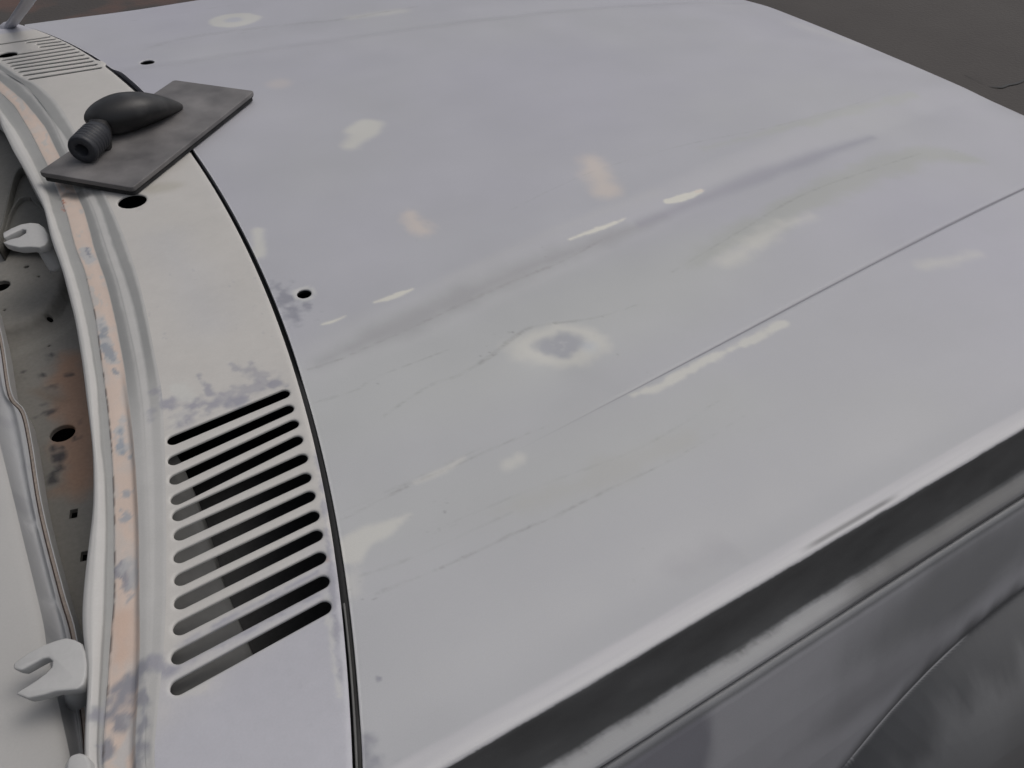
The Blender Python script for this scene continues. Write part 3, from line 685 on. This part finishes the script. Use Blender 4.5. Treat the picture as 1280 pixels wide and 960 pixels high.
# grey duct wall behind the left ends of the near slots
zd = H - 0.05
edge = [at(*p, zd) for p in ((205, 545), (227, 578), (237, 604), (250, 645), (262, 690), (283, 742), (312, 812), (330, 860), (345, 920))]
bm = bmesh.new(); pr = None
for i, p in enumerate(edge):
    q = [bm.verts.new((cx('G', p[1]) - 0.010, p[1], H - 0.036)), bm.verts.new((p[0] - 0.008, p[1], zd + 0.001)), bm.verts.new(p), bm.verts.new((p[0] + 0.001, p[1], zd - 0.05))]
    if pr:
        for k in range(3): bm.faces.new((pr[k], pr[k + 1], q[k + 1], q[k]))
    pr = q
bm_obj('air_duct_wall', bm, DUCT, car)

# ---- interior seen through the windscreen opening
ZS = 0.80
def shelf_z(x, y):
    x = np.asarray(x, float); y = np.asarray(y, float)
    P = [at(*p, ZS) for p in EMB]; best = np.full(x.shape, 9.0)
    for a, b in zip(P[:-1], P[1:]):
        dx, dy = b[0] - a[0], b[1] - a[1]; L = dx * dx + dy * dy
        t = np.clip(((x - a[0]) * dx + (y - a[1]) * dy) / L, 0, 1)
        d = np.hypot(x - a[0] - t * dx, y - a[1] - t * dy) ; sg = np.sign(dx * (y - a[1]) - dy * (x - a[0]))
        best = np.where(d < np.abs(best), d * np.where(sg == 0, 1, sg), best)
    return ZS + 0.014 * sstep(-0.006, 0.006, best) + 0.0008 * fbm(x, y, 20, 3, 80)
EMB = [(-60, 455), (0, 428), (40, 415), (68, 398), (82, 378), (90, 345), (92, 300), (90, 200)]
def shelf_c(x, y, dm):
    c = np.broadcast_to(np.array([0.235, 0.226, 0.205]), x.shape + (3,)).copy()  # darker than the cream undercoat itself, so the colour carries interior shade
    n1 = fbm(x, y, 40, 4, 81); n2 = fbm(x, y, 110, 3, 82)
    z_ = lambda a, b: ZS
    S = lambda col, k, p, soft, nz, ns, sd_: mix(c, col, k * seg_mask(x, y, p, soft, nz, ns, sd_, z_))
    c = S((0.34, 0.215, 0.15), .9, [(86, 455, 16), (98, 520, 22), (98, 600, 17)], 12, 14, 40, 1)
    c = S((0.20, 0.135, 0.09), .6, [(45, 488, 6), (70, 500, 8)], 8, 12, 40, 2)
    blu = (0.05, 0.048, 0.055)
    for p in ([(55, 468, 4)], [(60, 445, 3), (70, 446, 3)], [(60, 485, 2), (72, 480, 1)], [(83, 495, 1.5)], [(52, 506, 2.5)], [(40, 524, 1), (72, 512, 1)], [(68, 562, 2.5), (72, 585, 3), (68, 600, 4)], [(78, 560, 1.5), (74, 580, 2)], [(95, 545, 2)], [(22, 462, 1.5), (28, 472, 1)], [(88, 468, 3)], [(100, 527, 2)]):
        c = S(blu, .85, p, 2, 8, 120, 3)
    c = S((0.29, 0.28, 0.25), .5, [(0, 450, 8), (60, 425, 8), (95, 400, 8)], 4, 4, 40, 4)
    return c * (1 + 0.12 * n1 + 0.08 * n2)[..., None]
def ZA(px, py): return at(px, py, ZS)[:2]
shc = [(ZA(78, 541), ZA(78, 541) + 1e-5, 0.0125), (at(33, 333, ZS + .014)[:2], at(33, 333, ZS + .014)[:2] + 1e-5, 0.0030), (at(58, 390, ZS + .014)[:2], at(58, 390, ZS + .014)[:2] + 1e-5, 0.0032),
       (at(48, 345, ZS + .014)[:2], at(48, 345, ZS + .014)[:2] + 1e-5, 0.0015), (at(0, 357, ZS + .014)[:2], at(0, 357, ZS + .014)[:2] + 1e-5, 0.0115), (ZA(61, 432), ZA(61, 432) + 1e-5, 0.0014), (at(5, 387, ZS + .014)[:2], at(5, 387, ZS + .014)[:2] + 1e-5, 0.0015)]
shp = [rect_loop(ZA(92, 642), 0.0036, 0.0056, -0.25), rect_loop(ZA(106, 695), 0.0036, 0.0056, -0.25)]
so_ = np.array([(-0.30, -0.72), (0.03, -0.72), (0.05, -0.3), (0.05, 0.7), (-0.30, 0.7)])
gx, gy = np.meshgrid(np.arange(-0.30, 0.05, 0.0045), np.arange(-0.72, 0.7, 0.0045)); sp = np.column_stack([gx.ravel(), gy.ravel()]) + np.random.RandomState(5).uniform(-.001, .001, (gx.size, 2))
sp = sp[(sp[:, 0] > -0.295) & (sp[:, 0] < 0.02) & (sp[:, 1] > -0.715)]
holed_panel('dash_shelf', so_, shc, shp, shelf_z, shelf_c, sp, INNER, car, depth=0.005, rings=(0.0015,))
bm = bmesh.new(); bmesh.ops.create_grid(bm, x_segments=1, y_segments=1, size=0.5)
for v in bm.verts: v.co = Vector((-0.14 + v.co.x * 0.36, v.co.y * 1.5, ZS - 0.06))
bm_obj('dash_black_sheet', bm, BLACK, car)  # flat black sheet stands for the darkness below the shelf holes

# arched bracket ribs in the far part of the opening
def tube(bm, P, r, k=8, cap=True, flat=1.0):
    P = [Vector(p) for p in P]; prev = None; rings = []
    for i, p in enumerate(P):
        t = (P[min(i + 1, len(P) - 1)] - P[max(i - 1, 0)]).normalized()
        a = t.cross(Vector((0, 0, 1))); a = a.normalized() if a.length > 1e-4 else Vector((1, 0, 0)); b = a.cross(t)
        rr = r[i] if isinstance(r, (list, tuple)) else r
        ring = [bm.verts.new(p + a * math.cos(2 * math.pi * q / k) * rr + b * math.sin(2 * math.pi * q / k) * rr * flat) for q in range(k)]
        if prev:
            for q in range(k): bm.faces.new((prev[q], prev[(q + 1) % k], ring[(q + 1) % k], ring[q]))
        else: first = ring
        prev = ring
    if cap: bm.faces.new(first[::-1]); bm.faces.new(prev)
def smooth_path(P, k=5):
    P = [np.array(p, float) for p in P]; out = []
    for i in range(len(P) - 1):
        p0 = P[max(i - 1, 0)]; p1 = P[i]; p2 = P[i + 1]; p3 = P[min(i + 2, len(P) - 1)]
        for t in np.linspace(0, 1, k, endpoint=False):
            out.append(0.5 * ((2 * p1) + (-p0 + p2) * t + (2 * p0 - 5 * p1 + 4 * p2 - p3) * t * t + (-p0 + 3 * p1 - 3 * p2 + p3) * t ** 3))
    out.append(P[-1]); return out
OLV = nmat('olive_grey_undercoat', 0.7, (0.15, 0.147, 0.133), grain=0.08, gscale=120)
zt = 0.845
for path, zz in (([(-8, 300), (2, 278), (12, 235), (20, 213), (29, 208), (37, 218), (47, 244), (60, 280)], zt), ([(4, 292), (12, 265), (22, 249), (33, 245), (44, 252), (58, 266)], zt - .006)):
    bm = bmesh.new(); P = smooth_path([at(a, b, zz) for a, b in path]); pr = None
    for p in P:      # upstanding folded flange
        q = [bm.verts.new((p[0], p[1], zz)), bm.verts.new((p[0] + 0.0015, p[1] - 0.0035, zz - .0005)), bm.verts.new((p[0] + 0.002, p[1] - 0.004, zz - 0.03)), bm.verts.new((p[0], p[1], zz - 0.03))]
        if pr:
            for k in range(4): bm.faces.new((pr[k], pr[(k + 1) % 4], q[(k + 1) % 4], q[k]))
        pr = q
    bm_obj('bracket_rib', bm, OLV, car)
bm = bmesh.new()
vs = [bm.verts.new(at(a, b, zt - .012)) for a, b in [(-8, 302), (2, 280), (12, 237), (20, 215), (29, 210), (37, 220), (47, 246), (62, 285), (70, 310)]]
vs2 = [bm.verts.new(v.co + Vector((0, 0, -0.006))) for v in vs]
bm.faces.new(vs); bm.faces.new(vs2[::-1])
for i in range(len(vs)): bm.faces.new((vs[i], vs2[i], vs2[(i + 1) % len(vs)], vs[(i + 1) % len(vs)]))
bm_obj('bracket_plate', bm, OLV, car, smooth=False)

# dashboard top at lower left: broad light panel, its folded grey edge, seam strip
zP, zQ = 0.868, 0.850
edgeP = smooth_path([at(a, b, zP) for a, b in ((-40, 330), (-22, 460), (-6, 535), (10, 600), (27, 671), (50, 767), (57, 810), (69, 868), (85, 941), (92, 975), (105, 1040))], 5)
edgeQ = smooth_path([at(a, b, zQ) for a, b in ((-12, 380), (0, 432), (10, 495), (26, 517), (35, 556), (48, 639), (73, 740), (89, 797), (98, 873), (103, 915), (108, 975), (118, 1040))], 5)
def resamp(P, n):
    P = np.array(P); s = np.concatenate([[0], np.cumsum(np.hypot(*(np.diff(P[:, :2], axis=0).T)))]); t = np.linspace(0, s[-1], n)
    return np.stack([np.interp(t, s, P[:, i]) for i in range(3)], -1)
NP = 160
eP = resamp(edgeP, NP); eQ = resamp(edgeQ, NP)
us = np.concatenate([[0, .002, .005, .01, .02, .04], np.linspace(.07, .55, 12)])
G = np.stack([np.column_stack([eP[:, 0] - u, eP[:, 1] + 0.0 * u, np.full(NP, zP) - 0.0035 * math.exp(-u / .003) + 0.012 * (1 - math.exp(-u / .12))]) for u in us], 1)
Cp = np.broadcast_to(np.array([0.40, 0.395, 0.385]), G.shape).copy()
Cp *= (1 + 0.06 * fbm(G[..., 0], G[..., 1], 14, 3, 90))[..., None]
me = mesh_np('dash_top', G.reshape(-1, 3), [grid_faces(NP, len(us))], Cp.reshape(-1, 3)); link('dash_top', me, PAINT, car)['label'] = 'smooth light grey dashboard top'
# folded edge with pressed ribs
ts = np.linspace(0, 1, 12); ribs = [at(40, 648, .86)[1], at(62, 748, .86)[1], at(92, 948, .86)[1]]
G = np.zeros((NP, 12, 3))
for i in range(NP):
    for j, t in enumerate(ts):
        p = eP[i] * (1 - t) + eQ[i] * t
        z = (zP - .0035) * (1 - t) + zQ * t - 0.010 * math.sin(math.pi * min(t * 1.25, 1)) ** 0.7
        for r in ribs: z += 0.007 * math.exp(-((p[1] - r) / 0.006) ** 2) * math.sin(math.pi * min(t * 1.15, 1))
        G[i, j] = (p[0], p[1], z)
Ce = np.broadcast_to(np.array([0.33, 0.335, 0.345]), G.shape).copy()
ne = fbm(G[..., 0], G[..., 1], 60, 4, 91); Ce = mix(Ce, (0.24, 0.245, 0.26), 0.5 * sstep(0.05, 0.22, ne)); Ce *= (1 + 0.12 * ne)[..., None]
me = mesh_np('dash_edge', G.reshape(-1, 3), [grid_faces(NP, 12)], Ce.reshape(-1, 3)); link('dash_edge', me, PAINT, car)
def band(name, E, a, b, z0, z1, mat):
    bm = bmesh.new(); pr = None
    for i, p in enumerate(E):
        q = [bm.verts.new((p[0] + a, p[1], z0)), bm.verts.new((p[0] + b, p[1], z0)), bm.verts.new((p[0] + b, p[1], z1)), bm.verts.new((p[0] + a, p[1], z1))]
        if pr:
            for k in range(4): bm.faces.new((pr[k], pr[(k + 1) % 4], q[(k + 1) % 4], q[k]))
        pr = q
    return bm_obj(name, bm, mat, car, smooth=False)
band('seam_sealer', eQ, -0.0002, 0.0010, zQ + .0004, zQ - .010, RUST)
band('seam_flange', eQ, 0.0010, 0.0036, zQ + .0010, zQ - .016, SEAM)
band('seam_rim', eQ, 0.0036, 0.0044, zQ + .0022, zQ - .018, LIGHT)

# forked brackets
def fork(outline, zt_, thick, stalk, name='forked_bracket'):
    bm = bmesh.new(); P = [at(a, b, zt_) for a, b in outline]
    top = [bm.verts.new(p) for p in P]; bot = [bm.verts.new((p[0] + 0.002, p[1] + 0.001, p[2] - thick)) for p in P]
    n_ = len(P); bm.faces.new(top); bm.faces.new(bot[::-1])
    for i in range(n_): bm.faces.new((top[i], bot[i], bot[(i + 1) % n_], top[(i + 1) % n_]))
    o = bm_obj(name, bm, LIGHT, car, bevel=0.0016, seg=3)
    bm = bmesh.new(); tube(bm, smooth_path([at(a, b, z_) for a, b, z_ in stalk[0]], 4), stalk[1], 16)
    bm_obj('bracket_stalk', bm, LIGHT, o); return o
fork([(16, 829), (36, 815), (56, 805), (70, 800), (81, 797), (92, 799), (101, 804), (106, 814), (108, 830), (107, 844), (103, 856), (95, 862), (82, 863), (69, 864), (52, 869), (34, 873), (18, 867), (26, 862), (45, 850), (57, 841), (64, 834), (65, 826), (60, 822), (53, 823), (40, 830), (26, 838), (16, 836)],
     0.898, 0.010, ([(92, 838, .888), (96, 856, .872), (100, 890, .83)], 0.0085))
fork([(3, 291), (14, 285), (26, 280), (38, 278), (48, 279), (55, 284), (59, 292), (60, 300), (56, 306), (48, 309), (38, 308), (24, 309), (10, 306), (3, 303), (12, 299), (24, 296), (32, 291), (32, 287), (27, 286), (16, 291), (4, 297)],
     0.900, 0.010, ([(52, 300, .893), (60, 316, .88), (72, 336, .86)], 0.009))
fork([(84, 948), (90, 943), (98, 941), (106, 943), (112, 952), (112, 975), (90, 980), (82, 965)], 0.898, 0.012, ([(98, 960, .885), (100, 985, .85)], 0.008))

# unseen roof and pillars behind the windscreen frame, added to shade the interior
gy_, gx_ = np.meshgrid(np.linspace(-0.60, 0.585, 30), np.linspace(-1.9, -0.50, 20), indexing='ij')
rz = 1.395 - 0.05 * (gy_ / 0.6) ** 2 - 0.03 * ((gx_ + 1.2) / 0.7) ** 2
me = mesh_np('added_roof', np.stack([gx_, gy_, rz], -1).reshape(-1, 3), [grid_faces(*gx_.shape)], np.tile(np.array([[0.42, 0.42, 0.44]]), (gx_.size, 1)))
o = link('added_roof', me, PAINT, car); sm = o.modifiers.new('thickness', 'SOLIDIFY'); sm.thickness = 0.012
for sy in (-1, 1):
    bm = bmesh.new(); tube(bm, [(-0.20, sy * 0.70 - .008, 0.90), (-0.34, sy * 0.66 - .008, 1.13), (-0.52, sy * 0.585 - .008, 1.35)], [0.022, 0.02, 0.022], 12)
    bm_obj('added_windscreen_pillar', bm, LIGHT, car)

# far windscreen pillar foot
bm = bmesh.new()
tube(bm, smooth_path([at(0, 42, .88), at(10, 34, .89), at(17, 27, .905), at(24, 17, .935), at(34, 3, .985), at(48, -22, 1.08)], 4), [0.014] * 5 + [0.010] * 30, 12, flat=0.7)
bm_obj('pillar_foot', bm, nmat('pillar_primer', 0.5, (0.40, 0.40, 0.44), grain=0.03), car)

# ------------------------------------------------------------------ sanding board
TZ = H + 0.0138
cor = [at(*p, TZ) for p in ((49, 213), (164, 236.5), (318.5, 112), (216.5, 101))]
c0 = sum(cor) / 4; ul = (cor[2] - cor[1]) + (cor[3] - cor[0]); ang = math.atan2(ul[1], ul[0])
Ls = (np.linalg.norm(cor[2] - cor[1]) + np.linalg.norm(cor[3] - cor[0])) / 2; Ws = (np.linalg.norm(cor[1] - cor[0]) + np.linalg.norm(cor[3] - cor[2])) / 2
sand = bpy.data.objects.new('hand_sander', None); COL.objects.link(sand)
sand.location = (c0[0], c0[1], TZ); sand.rotation_euler = (0, 0, ang)
tag(sand, 'black dusty hand sanding board with egg-shaped grip lying across the cowl and hood edge', 'sanding board')
def loc(px, py, z):
    p = at(px, py, z) - np.array([c0[0], c0[1], TZ]); ca, sa = math.cos(-ang), math.sin(-ang)
    return np.array([p[0] * ca - p[1] * sa, p[0] * sa + p[1] * ca, p[2]])
def dusty(name, col, dust, rough, lo=0.45, hi=0.7, scale=14):
    m = nmat(name, rough, col, grain=0.10, gscale=900, bump=0.12, bscale=700, spec=0.35)
    t = m.node_tree; N = t.nodes; L = t.links; p = N['Principled BSDF']; src = p.inputs['Base Color'].links[0].from_socket
    tc = N.new('ShaderNodeTexCoord'); nz = N.new('ShaderNodeTexNoise'); nz.inputs['Scale'].default_value = scale; nz.inputs['Detail'].default_value = 6
    L.new(tc.outputs['Object'], nz.inputs['Vector'])
    r = N.new('ShaderNodeMapRange'); r.inputs[1].default_value = lo; r.inputs[2].default_value = hi; L.new(nz.outputs[0], r.inputs[0])
    mx = N.new('ShaderNodeMix'); mx.data_type = 'RGBA'; mx.inputs[7].default_value = (*dust, 1)
    L.new(r.outputs[0], mx.inputs[0]); L.new(src, mx.inputs[6]); L.new(mx.outputs[2], p.inputs['Base Color'])
    return m
PL = dusty('dusty_plastic_plate', (0.10, 0.096, 0.097), (0.20, 0.192, 0.19), 0.55, 0.35, 0.7, 18)
GR = dusty('worn_black_grip', (0.022, 0.022, 0.023), (0.085, 0.083, 0.083), 0.40, 0.45, 0.80, 22)
FO = dusty('foam_pad', (0.02, 0.02, 0.021), (0.05, 0.05, 0.05), 0.9, 0.4, 0.8, 60)
def rbox(name, L_, W_, z0, z1, mat, r=0.005, bev=0.0012, warp=0.0):
    bm = bmesh.new(); pts_ = []
    for sx, sy, a0 in ((1, 1, 0), (-1, 1, 90), (-1, -1, 180), (1, -1, 270)):
        for k in range(6):
            a = math.radians(a0 + k * 18); pts_.append((sx * (L_ / 2 - r) + r * math.cos(a), sy * (W_ / 2 - r) + r * math.sin(a)))
    b_ = [bm.verts.new((x, y, z0)) for x, y in pts_]; t_ = [bm.verts.new((x, y, z1)) for x, y in pts_]
    bm.faces.new(t_); bm.faces.new(b_[::-1]); n_ = len(pts_)
    for i in range(n_): bm.faces.new((b_[i], b_[(i + 1) % n_], t_[(i + 1) % n_], t_[i]))
    return bm_obj(name, bm, mat, sand, bevel=bev, seg=3, smooth=False)
rbox('base_plate', Ls, Ws, -0.0062, 0, PL)
rbox('sanding_pad', Ls - 0.004, Ws - 0.004, -0.0132, -0.0070, FO, bev=0.0015)
rbox('pad_backing', Ls - 0.0015, Ws - 0.0015, -0.0070, -0.0062, BLACK, bev=0.0)
# grip: egg body overhanging at the blunt end, drawn out to a point
tip = loc(225, 131, TZ + 0.006); blunt = loc(108, 148, TZ + 0.034); v0 = loc(160, 168, TZ + 0.004)[1]
us_ = np.linspace(0, 1, 40); bm = bmesh.new(); prev = None; K = 32
u0, u1 = blunt[0] + 0.004, tip[0]

if True:
    for i, s in enumerate(us_):
        u = u0 + (u1 - u0) * s
        g = 0.40
        q = max(0.0, 1 - ((g - s) / g) ** 2) ** 0.5 if s < g else 1.0
        t_ = max(0.0, (s - g) / (1 - g))
        wdt = max(0.0345 * (q if s < g else 1 - 0.87 * t_ ** 1.7), 0.0012)
        mid_ = 0.025 - 0.020 * t_ ** 1.3
        top_ = mid_ + (0.047 - 0.025) * q if s < g else 0.009 + 0.038 * (1 - t_ ** 1.7)
        low_ = mid_ + (-0.002 - mid_) * q ** 0.8 if s < g else -0.002
        ctr = blunt[1] + (tip[1] - blunt[1]) * s
        ring = []
        for k in range(K):
            a = 2 * math.pi * k / K; ca, sa = math.cos(a), math.sin(a)
            hh = (top_ - mid_) if sa > 0 else (mid_ - low_)
            wf = 1.0 if sa > 0 else (1 - 0.25 * abs(sa))
            ring.append(bm.verts.new((u, ctr + wdt * ca * wf, mid_ + hh * sa)))
        if prev:
            for k in range(K): bm.faces.new((prev[k], prev[(k + 1) % K], ring[(k + 1) % K], ring[k]))
        else: bm.faces.new(ring[::-1])
        prev = ring
    bm.faces.new(prev)
bm_obj('grip', bm, GR, sand)
# dust port: ribbed hose spigot with an open bore
f0 = loc(102, 188, TZ + 0.0180); f1 = loc(143, 178, TZ + 0.0165)
pa = Vector(f0); dr = Vector((math.cos(0.21), math.sin(0.21), 0)); Lp = 0.050; dr.normalize(); sx = dr.cross(Vector((0, 0, 1)))
def ringpts(bm, o, r, k=36): return [bm.verts.new(o + sx * math.cos(2 * math.pi * q / k) * r + Vector((0, 0, 1)) * math.sin(2 * math.pi * q / k) * r) for q in range(k)]
bm = bmesh.new(); R0 = 0.0178; prs = [(0.018, 0.0080), (0.0006, 0.0080), (0.0, 0.0086), (0.0, 0.0158), (0.0012, 0.0170)]
for k in range(6):
    b = 0.0035 + k * 0.0062; prs += [(b, R0), (b + 0.0035, R0 + 0.0003), (b + 0.0042, R0 - 0.0009), (b + 0.0055, R0 - 0.0009)]
prs += [(0.044, R0 - 0.001), (0.050, 0.0135), (0.056, 0.011)]
prev = None
for u, r in prs:
    ring = ringpts(bm, pa + dr * u, r)
    if prev:
        for q in range(36): bm.faces.new((prev[q], prev[(q + 1) % 36], ring[(q + 1) % 36], ring[q]))
    else: bm.faces.new(ring)
    prev = ring
bm.faces.new(prev)
port = bm_obj('dust_port', bm, nmat('ribbed_rubber', 0.5, (0.028, 0.030, 0.036), grain=0.15, gscale=400), sand)
# low web joining port, grip and plate
bm = bmesh.new(); c_ = pa + dr * 0.05
tube(bm, [(c_.x - 0.012, c_.y, -0.0002), (c_.x + 0.0, c_.y + 0.002, 0.012), (c_.x + 0.012, c_.y + 0.006, 0.024)], [0.016, 0.014, 0.013], 20)
bm_obj('grip_neck', bm, GR, sand)

# ------------------------------------------------------------------ ground
bm = bmesh.new(); bmesh.ops.create_grid(bm, x_segments=60, y_segments=60, size=40)
gm = bpy.data.materials.new('dark_concrete'); gm.use_nodes = True; t = gm.node_tree; N = t.nodes; L = t.links; p = N['Principled BSDF']
tc = N.new('ShaderNodeTexCoord'); a = N.new('ShaderNodeTexNoise'); a.inputs['Scale'].default_value = 1.6; a.inputs['Detail'].default_value = 8; a.inputs['Roughness'].default_value = 0.65
L.new(tc.outputs['Object'], a.inputs['Vector']); cr = N.new('ShaderNodeValToRGB'); L.new(a.outputs[0], cr.inputs[0])
cr.color_ramp.elements[0].position = 0.35; cr.color_ramp.elements[0].color = (0.046, 0.040, 0.0375, 1)
cr.color_ramp.elements[1].position = 0.65; cr.color_ramp.elements[1].color = (0.056, 0.050, 0.0465, 1)
b = N.new('ShaderNodeTexNoise'); b.inputs['Scale'].default_value = 2.3; b.inputs['Detail'].default_value = 6; L.new(tc.outputs['Object'], b.inputs['Vector'])
sx_ = N.new('ShaderNodeSeparateXYZ'); L.new(tc.outputs['Object'], sx_.inputs[0])
fx = N.new('ShaderNodeMapRange'); fx.inputs[1].default_value = 2.2; fx.inputs[2].default_value = 0.6; L.new(sx_.outputs[0], fx.inputs[0])
br_ = N.new('ShaderNodeMapRange'); br_.inputs[1].default_value = 0.5; br_.inputs[2].default_value = 0.62; L.new(b.outputs[0], br_.inputs[0])
mm = N.new('ShaderNodeMath'); mm.operation = 'MULTIPLY'; L.new(fx.outputs[0], mm.inputs[0]); L.new(br_.outputs[0], mm.inputs[1])
mx = N.new('ShaderNodeMix'); mx.data_type = 'RGBA'; mx.inputs[7].default_value = (0.095, 0.058, 0.048, 1)
L.new(mm.outputs[0], mx.inputs[0]); L.new(cr.outputs[0], mx.inputs[6]); L.new(mx.outputs[2], p.inputs['Base Color']); p.inputs['Roughness'].default_value = 0.85
nb = N.new('ShaderNodeTexNoise'); nb.inputs['Scale'].default_value = 60; nb.inputs['Detail'].default_value = 6; L.new(tc.outputs['Object'], nb.inputs['Vector'])
bp = N.new('ShaderNodeBump'); bp.inputs['Strength'].default_value = 0.3; bp.inputs['Distance'].default_value = 0.01; L.new(nb.outputs[0], bp.inputs['Height']); L.new(bp.outputs[0], p.inputs['Normal'])
tag(bm_obj('ground', bm, gm, None, smooth=False), 'dark worn concrete floor with reddish stains beyond the car', kind='structure')
# crack in the floor
cp_ = smooth_path([at(1205, 92, 0.004), at(1240, 108, 0.004), at(1262, 106, 0.004), (*at(1290, 98, 0.004)[:2], 0.004), (*at(1330, 96, 0.004)[:2], 0.004)], 8)
bm = bmesh.new(); pr = None
for i, q in enumerate(cp_):
    w_ = 0.007; o_ = 0.003 * math.sin(i * 0.9)
    vs = [bm.verts.new((q[0], q[1] + o_ - w_, 0.004)), bm.verts.new((q[0], q[1] + o_ + w_, 0.004))]
    if pr: bm.faces.new((pr[0], vs[0], vs[1], pr[1]))
    pr = vs
tag(bm_obj('floor_crack', bm, BLACK, None, smooth=False), 'dark crack in the floor beyond the front corner', kind='structure')
